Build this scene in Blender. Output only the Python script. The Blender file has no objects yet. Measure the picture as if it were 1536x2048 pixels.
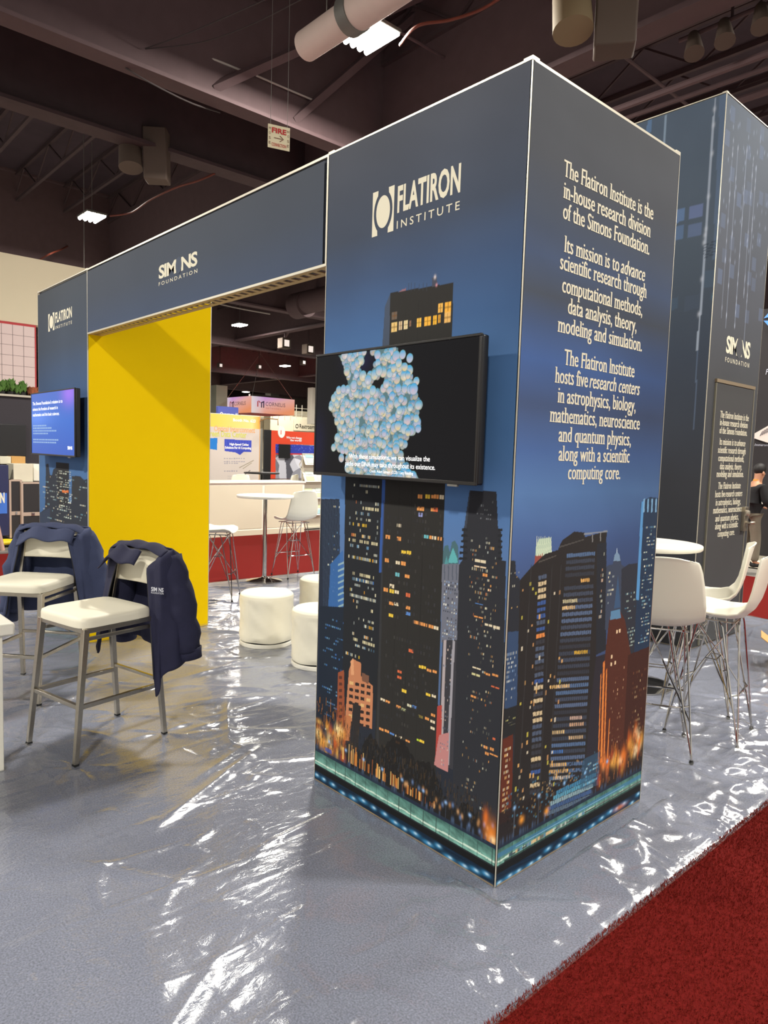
import bpy, bmesh, math, random
import numpy as np
from mathutils import Vector, Matrix
random.seed(7); rng = np.random.default_rng(7)
SC = bpy.context.scene
COL = SC.collection
PI = math.pi
W, H = 1536, 2048

# ------------------------------------------------------------------ camera
CAM = np.array([1.6132, -2.0966, 1.6521]); PITCH, ROLL, YAW, FPX = -0.0820, 0.0309, 0.8348, 1420.5
cp, sp, cy_, sy_ = math.cos(PITCH), math.sin(PITCH), math.cos(YAW), math.sin(YAW)
FWD = np.array([-sy_*cp, cy_*cp, sp]); R0 = np.array([cy_, sy_, 0]); U0 = np.cross(R0, FWD)
RT = math.cos(ROLL)*R0 + math.sin(ROLL)*U0; UP = -math.sin(ROLL)*R0 + math.cos(ROLL)*U0
cam = bpy.data.cameras.new('camera'); camo = bpy.data.objects.new('camera', cam); COL.objects.link(camo)
M = Matrix(((RT[0], UP[0], -FWD[0], CAM[0]), (RT[1], UP[1], -FWD[1], CAM[1]), (RT[2], UP[2], -FWD[2], CAM[2]), (0, 0, 0, 1)))
camo.matrix_world = M
cam.sensor_fit = 'VERTICAL'; cam.sensor_height = 36; cam.lens = FPX/H*36; cam.clip_start = .05; cam.clip_end = 400
SC.camera = camo

def at(px, py, axis, val):
    """point of the photograph on the plane axis = val (x, y or z), in metres"""
    d = FWD + RT*(px-W/2)/FPX - UP*(py-H/2)/FPX
    k = 'xyz'.index(axis)
    return CAM + d*(val-CAM[k])/d[k]

# ------------------------------------------------------------------ world, exposure
w = bpy.data.worlds.new('hall'); SC.world = w; w.use_nodes = True
bg = w.node_tree.nodes['Background']; bg.inputs[0].default_value = (1.0, .96, .90, 1); bg.inputs[1].default_value = .75
SC.view_settings.view_transform = 'Standard'; SC.view_settings.look = 'None'
SC.view_settings.gamma = 1; SC.view_settings.use_curve_mapping = False
SC.view_settings.exposure = 0.0
LAMP_W = 850.0

# ------------------------------------------------------------------ helpers
def lin(c):
    c = np.asarray(c, float)/255.0
    return np.where(c <= .04045, c/12.92, ((c+.055)/1.055)**2.4)

MATS = {}
def mat(name, rgb, rough=.6, metal=0., noise=0., scale=30., bump=0., bscale=None, spec=.5, emit=None, estr=0., coat=0.):
    if name in MATS: return MATS[name]
    m = bpy.data.materials.new(name); m.use_nodes = True; nt = m.node_tree; b = nt.nodes['Principled BSDF']
    c = tuple(lin(rgb))+(1,)
    b.inputs['Base Color'].default_value = c; b.inputs['Roughness'].default_value = rough; b.inputs['Metallic'].default_value = metal
    b.inputs['Specular IOR Level'].default_value = spec
    b.inputs['Coat Weight'].default_value = coat
    if emit is not None:
        b.inputs['Emission Color'].default_value = tuple(lin(emit))+(1,); b.inputs['Emission Strength'].default_value = estr
    if noise > 0 or bump > 0:
        tc = nt.nodes.new('ShaderNodeTexCoord'); n = nt.nodes.new('ShaderNodeTexNoise')
        n.inputs['Scale'].default_value = scale; n.inputs['Detail'].default_value = 4
        nt.links.new(tc.outputs['Object'], n.inputs['Vector'])
        if noise > 0:
            mx = nt.nodes.new('ShaderNodeMix'); mx.data_type = 'RGBA'
            mx.inputs[6].default_value = tuple(x*(1-noise) for x in c[:3])+(1,); mx.inputs[7].default_value = tuple(min(1, x*(1+noise)) for x in c[:3])+(1,)
            nt.links.new(n.outputs['Fac'], mx.inputs[0]); nt.links.new(mx.outputs[2], b.inputs['Base Color'])
        if bump > 0:
            n2 = n
            if bscale:
                n2 = nt.nodes.new('ShaderNodeTexNoise'); n2.inputs['Scale'].default_value = bscale
                nt.links.new(tc.outputs['Object'], n2.inputs['Vector'])
            bp = nt.nodes.new('ShaderNodeBump'); bp.inputs['Strength'].default_value = bump; bp.inputs['Distance'].default_value = .01
            nt.links.new(n2.outputs['Fac'], bp.inputs['Height']); nt.links.new(bp.outputs['Normal'], b.inputs['Normal'])
    MATS[name] = m
    return m

def print_mat(name, emissive=False, rough=.75, strength=1.0):
    """surface whose printed / displayed picture is held per point of its mesh"""
    m = bpy.data.materials.new(name); m.use_nodes = True; nt = m.node_tree; b = nt.nodes['Principled BSDF']
    a = nt.nodes.new('ShaderNodeVertexColor'); a.layer_name = 'picture'
    if emissive:
        b.inputs['Base Color'].default_value = (.008, .008, .009, 1)
        b.inputs['Emission Strength'].default_value = strength; nt.links.new(a.outputs['Color'], b.inputs['Emission Color'])
    else:
        tc = nt.nodes.new('ShaderNodeTexCoord'); n = nt.nodes.new('ShaderNodeTexNoise'); n.inputs['Scale'].default_value = 500
        bp = nt.nodes.new('ShaderNodeBump'); bp.inputs['Strength'].default_value = .12; bp.inputs['Distance'].default_value = .002
        nt.links.new(tc.outputs['Object'], n.inputs['Vector']); nt.links.new(n.outputs['Fac'], bp.inputs['Height'])
        nt.links.new(bp.outputs['Normal'], b.inputs['Normal']); nt.links.new(a.outputs['Color'], b.inputs['Base Color'])
    b.inputs['Roughness'].default_value = rough; b.inputs['Specular IOR Level'].default_value = .5 if emissive else .25
    return m

def tag(o, label=None, cat=None, group=None, kind=None):
    if label: o['label'] = label
    if cat: o['category'] = cat
    if group: o['group'] = group
    if kind: o['kind'] = kind
    return o
def thing(name, label, cat, loc=(0, 0, 0), rz=0, group=None):
    o = bpy.data.objects.new(name, None); COL.objects.link(o); o.empty_display_size = .1
    o.location = [float(x) for x in loc]; o.rotation_euler = (0, 0, rz)
    return tag(o, label, cat, group)

class MB:
    def __init__(s): s.v = []; s.f = []
    def add(s, vs, fs):
        n = len(s.v); s.v += [tuple(float(c) for c in p) for p in vs]; s.f += [tuple(i+n for i in f) for f in fs]; return s
    def box(s, a, b):
        (x0, y0, z0), (x1, y1, z1) = a, b
        return s.add([(x0, y0, z0), (x1, y0, z0), (x1, y1, z0), (x0, y1, z0), (x0, y0, z1), (x1, y0, z1), (x1, y1, z1), (x0, y1, z1)],
                     [(0, 3, 2, 1), (4, 5, 6, 7), (0, 1, 5, 4), (1, 2, 6, 5), (2, 3, 7, 6), (3, 0, 4, 7)])
    def bar(s, p, q, w0, w1=None, d=None):
        """square bar from p to q tapering w0 -> w1"""
        w1 = w0 if w1 is None else w1
        p = Vector(p); q = Vector(q); t = (q-p).normalized(); ref = Vector((0, 1, 0)) if abs(t.y) < .9 else Vector((1, 0, 0))
        a = t.cross(ref).normalized(); b = t.cross(a).normalized(); vs = []
        for c, ww in ((p, w0), (q, w1)):
            for i, j in ((-1, -1), (1, -1), (1, 1), (-1, 1)): vs.append(c+a*i*ww/2+b*j*(d or ww)/2)
        return s.add(vs, [(0, 1, 2, 3), (7, 6, 5, 4), (0, 4, 5, 1), (1, 5, 6, 2), (2, 6, 7, 3), (3, 7, 4, 0)])
    def tube(s, pts, r, n=8, caps=True):
        pts = [Vector([float(c) for c in p]) for p in pts]; k = len(pts)
        rs = r if hasattr(r, '__len__') else [r]*k
        T = [(pts[min(i+1, k-1)]-pts[max(i-1, 0)]).normalized() for i in range(k)]
        a = T[0].orthogonal().normalized(); vs = []
        for i in range(k):
            a = (a-T[i]*a.dot(T[i])).normalized(); b = T[i].cross(a)
            for j in range(n):
                th = 2*PI*j/n; vs.append(pts[i]+(a*math.cos(th)+b*math.sin(th))*rs[i])
        fs = [(i*n+j, i*n+(j+1) % n, (i+1)*n+(j+1) % n, (i+1)*n+j) for i in range(k-1) for j in range(n)]
        if caps: fs += [tuple(range(n))[::-1], tuple((k-1)*n+j for j in range(n))]
        return s.add(vs, fs)
    def lathe(s, prof, c=(0, 0, 0), n=40):
        k = len(prof); vs = [(c[0]+r*math.cos(2*PI*j/n), c[1]+r*math.sin(2*PI*j/n), c[2]+z) for r, z in prof for j in range(n)]
        fs = [(i*n+j, i*n+(j+1) % n, (i+1)*n+(j+1) % n, (i+1)*n+j) for i in range(k-1) for j in range(n)]
        fs += [tuple(range(n))[::-1], tuple((k-1)*n+j for j in range(n))]
        return s.add(vs, fs)
    def grid(s, fn, nu, nv):
        vs = [fn(i/nu, j/nv) for i in range(nu+1) for j in range(nv+1)]
        return s.add(vs, [(i*(nv+1)+j, (i+1)*(nv+1)+j, (i+1)*(nv+1)+j+1, i*(nv+1)+j+1) for i in range(nu) for j in range(nv)])
    def blob(s, c, r, n=10, m=6):
        """squashed ball"""
        rx, ry, rz = r if hasattr(r, '__len__') else (r, r, r)
        prof = [(math.sin(PI*i/m), -math.cos(PI*i/m)) for i in range(m+1)]
        vs = [(c[0]+rx*max(a, .02)*math.cos(2*PI*j/n), c[1]+ry*max(a, .02)*math.sin(2*PI*j/n), c[2]+rz*b) for a, b in prof for j in range(n)]
        fs = [(i*n+j, i*n+(j+1) % n, (i+1)*n+(j+1) % n, (i+1)*n+j) for i in range(m) for j in range(n)]
        return s.add(vs, fs+[tuple(range(n))[::-1], tuple(m*n+j for j in range(n))])
    def build(s, name, m, parent=None, smooth=False, bevel=0, seg=2, angle=40, solid=0, sub=0):
        me = bpy.data.meshes.new(name); me.from_pydata(s.v, [], s.f)
        bm = bmesh.new(); bm.from_mesh(me); bmesh.ops.recalc_face_normals(bm, faces=bm.faces); bm.to_mesh(me); bm.free()
        me.materials.append(m)
        o = bpy.data.objects.new(name, me); COL.objects.link(o)
        if solid:
            md = o.modifiers.new('thick', 'SOLIDIFY'); md.thickness = solid; md.offset = 0
        if sub:
            md = o.modifiers.new('sub', 'SUBSURF'); md.levels = sub; md.render_levels = sub
        if bevel:
            md = o.modifiers.new('bev', 'BEVEL'); md.width = bevel; md.segments = seg; md.limit_method = 'ANGLE'
        if smooth or bevel:
            me.polygons.foreach_set('use_smooth', [True]*len(me.polygons))
            if not smooth or angle < 180:
                try: me.set_sharp_from_angle(angle=math.radians(angle))
                except Exception: pass
        if parent is not None: o.parent = parent
        return o
def box_part(name, a, b, m, parent=None, bevel=0, **k): return MB().box(a, b).build(name, m, parent, bevel=bevel, **k)
def structure(o): o['kind'] = 'structure'; return o
def copy_tree(o, parent=None):
    c = o.copy(); COL.objects.link(c)
    if parent is not None: c.parent = parent
    for ch in list(o.children): copy_tree(ch, c)
    return c

# ------------------------------------------------------------------ lettering
def raw_text(s, bold=0., shear=0., spacing=1.):
    cu = bpy.data.curves.new('t', 'FONT'); cu.body = s; cu.size = 1; cu.offset = bold; cu.shear = shear; cu.space_character = spacing
    cu.resolution_u = 3; cu.fill_mode = 'FRONT'
    o = bpy.data.objects.new('t', cu); COL.objects.link(o); bpy.context.view_layer.update()
    me = o.evaluated_get(bpy.context.evaluated_depsgraph_get()).to_mesh()
    v = np.array([p.co[:2] for p in me.vertices]).reshape(-1, 2); f = [tuple(p.vertices) for p in me.polygons]
    ec = {}
    for p in f:
        for i in range(len(p)):
            e = tuple(sorted((p[i], p[(i+1) % len(p)]))); ec[e] = ec.get(e, 0)+1
    border = [e for e, n in ec.items() if n == 1]
    bpy.data.objects.remove(o, do_unlink=True); bpy.data.curves.remove(cu)
    return v, f, border
CAPH = None
def caph():
    global CAPH
    if CAPH is None: CAPH = float(raw_text('H')[0][:, 1].max())
    return CAPH
XH = [None]
def serif_line(segs):
    """condensed high-contrast serif letters: widened stems, thin slabs at the stem ends"""
    if XH[0] is None: XH[0] = float(raw_text('x')[0][:, 1].max())
    ch, xh = caph(), XH[0]; asc = float(raw_text('l')[0][:, 1].max()); des = float(raw_text('p')[0][:, 1].min())
    V = []; F = []; x = 0.
    for s, it in segs:
        v, f, border = raw_text(s, bold=-.004, shear=.22 if it else 0, spacing=1.02)
        x0 = v[:, 0].min(); v = v-np.array([x0, 0])+np.array([x, 0])
        for dx in (-.028, 0, .028):
            n = len(V); V += [(a+dx, b, .00012*(dx/.028+1)) for a, b in v]; F += [tuple(i+n for i in p) for p in f]
        nb = {}
        for a, b in border: nb.setdefault(a, []).append(b); nb.setdefault(b, []).append(a)
        def slab(xa, xb, y0, y1):
            n = len(V); V.extend([(xa, y0, .0004), (xb, y0, .0004), (xb, y1, .0004), (xa, y1, .0004)]); F.append((n, n+1, n+2, n+3))
        if not it:
            for a, b in border:
                pa, pb = v[a], v[b]
                if abs(pa[1]-pb[1]) > .004 or not .05 < abs(pa[0]-pb[0]) < .2: continue
                ok = True
                for q, other in ((a, b), (b, a)):
                    for r_ in nb[q]:
                        if r_ != other and abs(v[r_][0]-v[q][0]) > .25*abs(v[r_][1]-v[q][1])+.002: ok = False
                if not ok: continue
                y = (pa[1]+pb[1])/2; l, r = min(pa[0], pb[0])-.022, max(pa[0], pb[0])+.022
                if abs(y) < .02 or abs(y-des) < .02: slab(l-.065, r+.065, y-.004, y+.034)
                elif abs(y-xh) < .03 or abs(y-asc) < .02: slab(l-.075, r, y-.036, y+.002)
                elif abs(y-ch) < .02: slab(l-.06, r+.06, y-.034, y+.004)
        x = v[:, 0].max()+.26
    return np.array(V), F
def place_text(v, f, name, m, parent, org, ud, u0, v0, sx, sy, lift=.001, nrm=(0, -1, 0)):
    org, ud, nrm = Vector(org), Vector(ud), Vector(nrm); mb = MB()
    mb.v = [tuple(org+ud*(u0+p[0]*sx)+Vector((0, 0, 1))*(v0+p[1]*sy)+nrm*(lift+(p[2] if len(p) > 2 else 0))) for p in v]; mb.f = list(f)
    me = bpy.data.meshes.new(name); me.from_pydata(mb.v, [], mb.f); me.materials.append(m)
    o = bpy.data.objects.new(name, me); COL.objects.link(o); o.parent = parent
    return o
def sans(s, name, m, parent, org, ud, nrm, u0, u1, v0, v1, bold=.0, spacing=1., shear=0, lift=.001):
    """sans letters filling u0..u1 along ud from org, baseline height v0, capital top v1"""
    v, f, _ = raw_text(s, bold, shear, spacing); a, b = v[:, 0].min(), v[:, 0].max()
    sx = (u1-u0)/(b-a); sy = (v1-v0)/(caph()+2*bold)
    return place_text(v-np.array([a, -bold]), f, name, m, parent, org, ud, u0, v0, sx, sy, lift, nrm)

# ------------------------------------------------------------------ painted pictures (prints and screens)
class Canvas:
    def __init__(s, us, vs, mapper=None):
        s.U = np.asarray(us); s.V = np.asarray(vs); s.C = np.zeros((len(s.V), len(s.U), 3)); s.map = mapper
        s.GU, s.GV = np.meshgrid(s.U, s.V)
    def sl(s, u0, v0, u1, v1):
        u0, u1 = sorted((u0, u1)); v0, v1 = sorted((v0, v1))
        return slice(np.searchsorted(s.V, v0), np.searchsorted(s.V, v1)), slice(np.searchsorted(s.U, u0), np.searchsorted(s.U, u1))
    def rect(s, u0, v0, u1, v1, c, a=1.):
        k = s.sl(u0, v0, u1, v1); s.C[k] = s.C[k]*(1-a)+lin(c)*a
    def poly(s, P, c, a=1., noise=0.):
        P = np.asarray(P, float); k = s.sl(P[:, 0].min(), P[:, 1].min(), P[:, 0].max(), P[:, 1].max())
        gu, gv = s.GU[k], s.GV[k]; ins = np.zeros(gu.shape, bool)
        for i in range(len(P)):
            x0, y0 = P[i]; x1, y1 = P[i-1]
            if y0 == y1: continue
            ins ^= ((y0 > gv) != (y1 > gv)) & (gu < (x1-x0)*(gv-y0)/(y1-y0)+x0)
        cc = lin(c)*(1+noise*(rng.random(gu.shape)-.5))[..., None]
        s.C[k] = np.where(ins[..., None], s.C[k]*(1-a)+cc*a, s.C[k])
    def px(s, pts, c, a=1., noise=0.): s.poly([s.map(*p) for p in pts], c, a, noise)
    def pxrect(s, x0, y0, x1, y1, c, a=1.):
        p, q = s.map(x0, (y0)), s.map(x1, (y1)); s.rect(p[0], p[1], q[0], q[1], c, a)
    def glow(s, u, v, ru, rv, c, k=1.):
        q = s.sl(u-2.2*ru, v-2.2*rv, u+2.2*ru, v+2.2*rv)
        g = np.exp(-((s.GU[q]-u)/ru)**2-((s.GV[q]-v)/rv)**2)*k; s.C[q] = s.C[q]*(1-np.minimum(g, 1)[..., None])+lin(c)*np.minimum(g, 1)[..., None]
    def windows(s, u0, u1, v0, v1, nu, nv, cols, p=.3, fu=.6, fv=.5, run=0., jit=.3):
        """rows of lit windows; run = chance that a lit one is followed by a lit one"""
        du, dv = (u1-u0)/nu, (v1-v0)/nv
        for j in range(nv):
            on = False; pr = min(.95, p*rng.uniform(.2, 1.8))
            for i in range(nu):
                on = rng.random() < (max(run, pr) if on else pr*(1-run)+pr*.1)
                if on:
                    c = np.array(cols[rng.integers(len(cols))])*rng.uniform(1-jit, 1.05)
                    a, b = u0+du*(i+.5-fu/2), v0+dv*(j+.5-fv/2); s.rect(a, b, a+du*fu, b+dv*fv, np.clip(c, 0, 255), rng.uniform(.75, 1))
    def build(s, name, m, parent, org, ud, vd=(0, 0, 1)):
        ny, nx = s.GU.shape; org, ud, vd = map(np.asarray, (org, ud, vd))
        co = org+s.GU[..., None]*ud+s.GV[..., None]*vd
        me = bpy.data.meshes.new(name); me.vertices.add(nx*ny); me.vertices.foreach_set('co', co.reshape(-1).astype(np.float32))
        idx = np.arange(nx*ny).reshape(ny, nx); q = np.stack([idx[:-1, :-1], idx[:-1, 1:], idx[1:, 1:], idx[1:, :-1]], -1).reshape(-1)
        nf = len(q)//4; me.loops.add(len(q)); me.loops.foreach_set('vertex_index', q.astype(np.int32))
        me.polygons.add(nf); me.polygons.foreach_set('loop_start', np.arange(0, 4*nf, 4, dtype=np.int32))
        try: me.polygons.foreach_set('loop_total', np.full(nf, 4, np.int32))
        except Exception: pass
        me.update(calc_edges=True); me.validate()
        a = me.color_attributes.new('picture', 'FLOAT_COLOR', 'POINT')
        a.data.foreach_set('color', np.concatenate([np.clip(s.C, 0, 4), np.ones((ny, nx, 1))], -1).reshape(-1).astype(np.float32))
        me.materials.append(m); o = bpy.data.objects.new(name, me); COL.objects.link(o); o.parent = parent
        return o
def ramp(v, stops):
    x = [k[0] for k in stops]; c = np.array([lin(k[1]) for k in stops])
    return np.stack([np.interp(v, x, c[:, i]) for i in range(3)], -1)
def fnoise(u, v, seed=0, n=6, f0=2.):
    r = np.random.default_rng(seed); o = np.zeros_like(u)
    for i in range(n):
        f = f0*1.7**i; th = r.uniform(0, PI); o += np.sin((u*math.cos(th)+v*math.sin(th))*f*2*PI+r.uniform(0, 6.3)+1.3*np.sin(u*f*3+v*f*2+r.uniform(0, 6)))*.7**i
    return o/2.5

# ------------------------------------------------------------------ materials
alu = mat('aluminium', (214, 208, 190), .38, .55)
steel = mat('brushed_steel', (192, 184, 168), .3, 1., noise=.12, scale=60)
chrome = mat('chrome', (205, 200, 192), .08, 1.)
navyframe = mat('navy_fabric_dark', (40, 46, 58), .8)
cream = mat('cream_lettering', (232, 226, 202), .7)
yellow = mat('yellow_fabric', (255, 212, 2), .85, spec=.12, noise=.02, scale=3, bump=.05, bscale=600)
black_pl = mat('black_plastic', (22, 22, 24), .4)
rubber = mat('black_rubber', (18, 18, 18), .7)
white_pl = mat('white_shell_plastic', (238, 234, 216), .35, noise=.01, scale=4)
white_lam = mat('white_laminate', (236, 232, 218), .3)
vinyl = mat('white_vinyl', (240, 234, 212), .5, bump=.06, scale=220)

# ------------------------------------------------------------------ setting: floor, roof, far walls
structure(box_part('floor', (-75, -14, -.06), (16, 60, -.02), mat('concrete', (120, 116, 110), .7, noise=.2, scale=2)))
structure(box_part('ceiling', (-75, -14, 9.6), (16, 60, 9.8), mat('roof_deck', (70, 56, 64), .9, noise=.3, scale=1.5)))
structure(box_part('wall_far', (-74, -14, -.02), (-73.7, 60, 9.6), mat('far_wall', (46, 40, 42), .9, noise=.2, scale=1)))
structure(box_part('wall_back', (-73.7, 59.7, -.02), (16, 60, 9.6), mat('far_wall', (46, 40, 42))))
roofsteel = mat('roof_steel', (94, 74, 76), .75, noise=.15, scale=5)
roofdark = mat('roof_steel_dark', (76, 60, 62), .8, noise=.2, scale=4)

# booth carpet and red aisle carpets
carpet = mat('booth_carpet', (124, 129, 148), .95, noise=.85, scale=150, bump=.5, bscale=420, spec=.1)
m = carpet; nt = m.node_tree
tag(box_part('booth_carpet', (-6.2, -3.4, -.02), (.415, 6.05, 0), carpet), 'grey blue booth carpet lying under the clear plastic sheeting', 'carpet')
red = mat('aisle_carpet_red', (104, 22, 19), .95, noise=.45, scale=130, bump=.6, bscale=300, spec=.08)
redpile = mat('aisle_carpet_pile', (116, 32, 25), .9, noise=.35, scale=120, spec=.1)
rc = tag(box_part('red_carpet', (.42, -8, -.02), (3.6, 9.0, .004), red), 'dark red aisle carpet along the right edge of the booth', 'carpet')
tag(box_part('red_carpet', (-10.35, -8, -.02), (-6.21, 9.0, .002), red), 'red aisle carpet behind the booth, in front of the white counter', 'carpet')
tag(box_part('red_carpet', (-6.2, 6.06, -.02), (.41, 9.0, .002), red), 'red aisle carpet beyond the far edge of the booth, past the tall dark tower', 'carpet')

# pile tufts of the near carpet
n = 120000
y = -1.6+3.9*rng.random(n)**1.25; x = .405+(1.75-.0)*rng.random(n)**1.3
th = rng.random(n)*2*PI; ln = .009+.008*rng.random(n); lean = rng.normal(0, .005, (n, 2)); wd = .0022
b0 = np.stack([x-np.cos(th)*wd, y-np.sin(th)*wd, np.full(n, .002)], -1); b1 = np.stack([x+np.cos(th)*wd, y+np.sin(th)*wd, np.full(n, .002)], -1)
tp = np.stack([x+lean[:, 0], y+lean[:, 1], ln], -1)
me = bpy.data.meshes.new('carpet_pile'); me.vertices.add(3*n)
me.vertices.foreach_set('co', np.stack([b0, b1, tp], 1).reshape(-1).astype(np.float32))
me.loops.add(3*n); me.loops.foreach_set('vertex_index', np.arange(3*n, dtype=np.int32)); me.polygons.add(n)
me.polygons.foreach_set('loop_start', np.arange(0, 3*n, 3, dtype=np.int32)); me.update(calc_edges=True); me.materials.append(redpile)
o = bpy.data.objects.new('carpet_pile', me); COL.objects.link(o); o.parent = rc; o['kind'] = 'stuff'

# clear plastic sheet with folds, wrinkles and pulls around chair feet
FEET = [at(px, py, 'z', 0)[:2] for px, py in [(152, 1537), (60, 1485), (322, 1468), (239, 1433), (78, 1412), (167, 1358), (55, 1352), (1373, 1531), (1292, 1467), (1486, 1502), (1513, 1463), (1467, 1442), (1455, 1402), (1364, 1422), (1322, 1463), (1323, 1381)]]
X0, X1, Y0, Y1, ST = -6.19, .43, -3.3, 6.04, .013
xs = np.arange(X0, X1, ST); ys = np.arange(Y0, Y1, ST); GX, GY = np.meshgrid(xs, ys, indexing='ij'); Z = np.zeros_like(GX)
Z += .0035*(1+fnoise(GX, GY*.35, 3, 5, .8))+.002*(1+fnoise(GX*.8, GY*.5, 5, 5, 2.5))
def ridge(cx, cy, ang, L, wd_, amp, bend=0., asym=.5):
    R_ = L/2+4*wd_
    i0, i1 = np.searchsorted(xs, [cx-R_, cx+R_]); j0, j1 = np.searchsorted(ys, [cy-R_, cy+R_])
    gx, gy = GX[i0:i1, j0:j1]-cx, GY[i0:i1, j0:j1]-cy
    t = gx*math.cos(ang)+gy*math.sin(ang); d = -gx*math.sin(ang)+gy*math.cos(ang)+bend*t*t
    Z[i0:i1, j0:j1] += amp*np.exp(-np.abs(d/wd_)**1.5)*np.clip(1-(2*t/L)**2, 0, 1)
r = np.random.default_rng(21)
for k in range(1000):
    cx, cy = r.uniform(X0+.2, X1-.15), r.uniform(Y0, Y1)
    near = cy < .2 and cx > -2.5
    if near and r.random() < .6: continue
    ang = r.normal(PI/2-.15, .4) if r.random() < .68 else r.uniform(0, PI)
    ridge(cx, cy, ang, r.uniform(.15, .85), r.uniform(.012, .035), r.uniform(.003, .013), r.normal(0, .35))
for k in range(420):   # broad soft swells
    cx, cy = r.uniform(X0+.3, X1-.1), r.uniform(Y0, Y1)
    ridge(cx, cy, r.normal(PI/2-.2, .5) if r.random() < .6 else r.uniform(0, PI), r.uniform(.25, 1.1), r.uniform(.045, .11), r.uniform(.004, .012)*(1.3 if cx > -.6 else (.35 if cy < .6 else .7)), r.normal(0, .3))
for k in range(200):   # livelier wrinkles along the open right side
    ridge(r.uniform(-.1, .36), r.uniform(-.9, 3.5), r.uniform(0, PI), r.uniform(.12, .4), r.uniform(.016, .04), r.uniform(.006, .014), r.normal(0, 1.2))
for k in range(260):   # short sharp crinkles
    ridge(r.uniform(X0+.2, X1-.1), r.uniform(Y0, Y1), r.uniform(0, PI), r.uniform(.06, .22), .013, r.uniform(.003, .008), r.normal(0, 2))
for xx in np.arange(-5.6, .4, .62):   # long fold creases
    ridge(xx+r.normal(0, .05), 1.0, PI/2+r.normal(0, .03), 9, .009, .0035)
for yy in np.arange(-2.8, 6, .9): ridge(-2.9, yy, r.normal(0, .04), 7.5, .009, .0028)
for px, py, qx, qy, a_, w_ in [(300, 1672, 520, 1500, .02, .03), (500, 1712, 700, 1610, .012, .02), (230, 2040, 690, 1780, .006, .01), (0, 1905, 560, 1700, .007, .012), (1130, 1790, 1245, 1900, .004, .009), (900, 1995, 1020, 1930, .014, .02), (1100, 1860, 1190, 1810, .012, .02), (1210, 1680, 1290, 1620, .016, .02), (1300, 1720, 1360, 1770, .01, .015), (1260, 1750, 1310, 1740, .01, .015), (1420, 1700, 1470, 1570, .012, .02), (1440, 1590, 1536, 1560, .012, .02), (980, 1850, 1010, 1810, .012, .02)]:
    p, q = at(px, py, 'z', 0), at(qx, qy, 'z', 0); d = q-p
    ridge((p[0]+q[0])/2, (p[1]+q[1])/2, math.atan2(d[1], d[0]), math.hypot(d[0], d[1])*1.15, w_, a_)
for fx, fy in FEET:
    dx, dy = GX-fx, GY-fy; rr = np.hypot(dx, dy); an = np.arctan2(dy, dx); kk = r.integers(5, 8); ph = r.uniform(0, 6)
    Z += .010*np.exp(-((rr-.1)/.09)**2)*np.maximum(0, np.cos(kk*an+ph+.6*np.sin(3*an)))**2
    Z *= 1-np.exp(-(rr/.03)**2)
inn = (GX > -1.25) & (GX < .06) & (GY > -.05) & (GY < 1.2)
Z = np.where((GX > -1.3) & (GX < .1) & (GY > -.1) & (GY < 1.25), np.minimum(Z, .01), Z)
Z = np.clip(Z, 0, .04)+.003
Z = np.where(GX > .40, .0055, Z)
fm = bpy.data.materials.new('clear_plastic_film'); fm.use_nodes = True; nt = fm.node_tree; nt.nodes.clear(); N = nt.nodes.new; Lk = nt.links.new
out = N('ShaderNodeOutputMaterial'); tr = N('ShaderNodeBsdfTransparent'); tr.inputs[0].default_value = (.99, .99, .985, 1)
gl = N('ShaderNodeBsdfGlossy'); gl.inputs['Roughness'].default_value = .17; gl.inputs[0].default_value = (1, 1, .98, 1)
df = N('ShaderNodeBsdfDiffuse'); df.inputs[0].default_value = (.8, .8, .78, 1)
fr = N('ShaderNodeLayerWeight'); fr.inputs['Blend'].default_value = .5; pw = N('ShaderNodeMath'); pw.operation = 'POWER'; pw.inputs[1].default_value = 3.5
tc = N('ShaderNodeTexCoord'); mp = N('ShaderNodeMapping'); mp.inputs['Scale'].default_value = (14, 7, 1); n1 = N('ShaderNodeTexNoise'); n1.inputs['Scale'].default_value = 2.2; n1.inputs['Detail'].default_value = 6; n1.inputs['Distortion'].default_value = .8
bp = N('ShaderNodeBump'); bp.inputs['Strength'].default_value = .22; bp.inputs['Distance'].default_value = .012
mul = N('ShaderNodeMath'); mul.operation = 'MULTIPLY_ADD'; mul.inputs[1].default_value = .7; mul.inputs[2].default_value = .065; mul.use_clamp = True
m1 = N('ShaderNodeMixShader'); m2 = N('ShaderNodeMixShader'); m1.inputs[0].default_value = .06
Lk(tc.outputs['Object'], mp.inputs[0]); Lk(mp.outputs[0], n1.inputs['Vector']); Lk(n1.outputs['Fac'], bp.inputs['Height'])
Lk(bp.outputs[0], gl.inputs['Normal']); Lk(bp.outputs[0], fr.inputs['Normal']); Lk(fr.outputs['Facing'], pw.inputs[0]); Lk(pw.outputs[0], mul.inputs[0])
Lk(tr.outputs[0], m1.inputs[1]); Lk(df.outputs[0], m1.inputs[2]); Lk(mul.outputs[0], m2.inputs[0]); Lk(m1.outputs[0], m2.inputs[1]); Lk(gl.outputs[0], m2.inputs[2]); Lk(m2.outputs[0], out.inputs[0])
nx_, ny_ = GX.shape; me = bpy.data.meshes.new('plastic_sheet'); me.vertices.add(nx_*ny_)
me.vertices.foreach_set('co', np.stack([GX, GY, Z], -1).reshape(-1).astype(np.float32))
idx = np.arange(nx_*ny_).reshape(nx_, ny_)
q = np.stack([idx[:-1, :-1], idx[1:, :-1], idx[1:, 1:], idx[:-1, 1:]], -1).reshape(-1, 4)
cxm, cym = GX[:-1, :-1].reshape(-1)+ST/2, GY[:-1, :-1].reshape(-1)+ST/2
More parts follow.
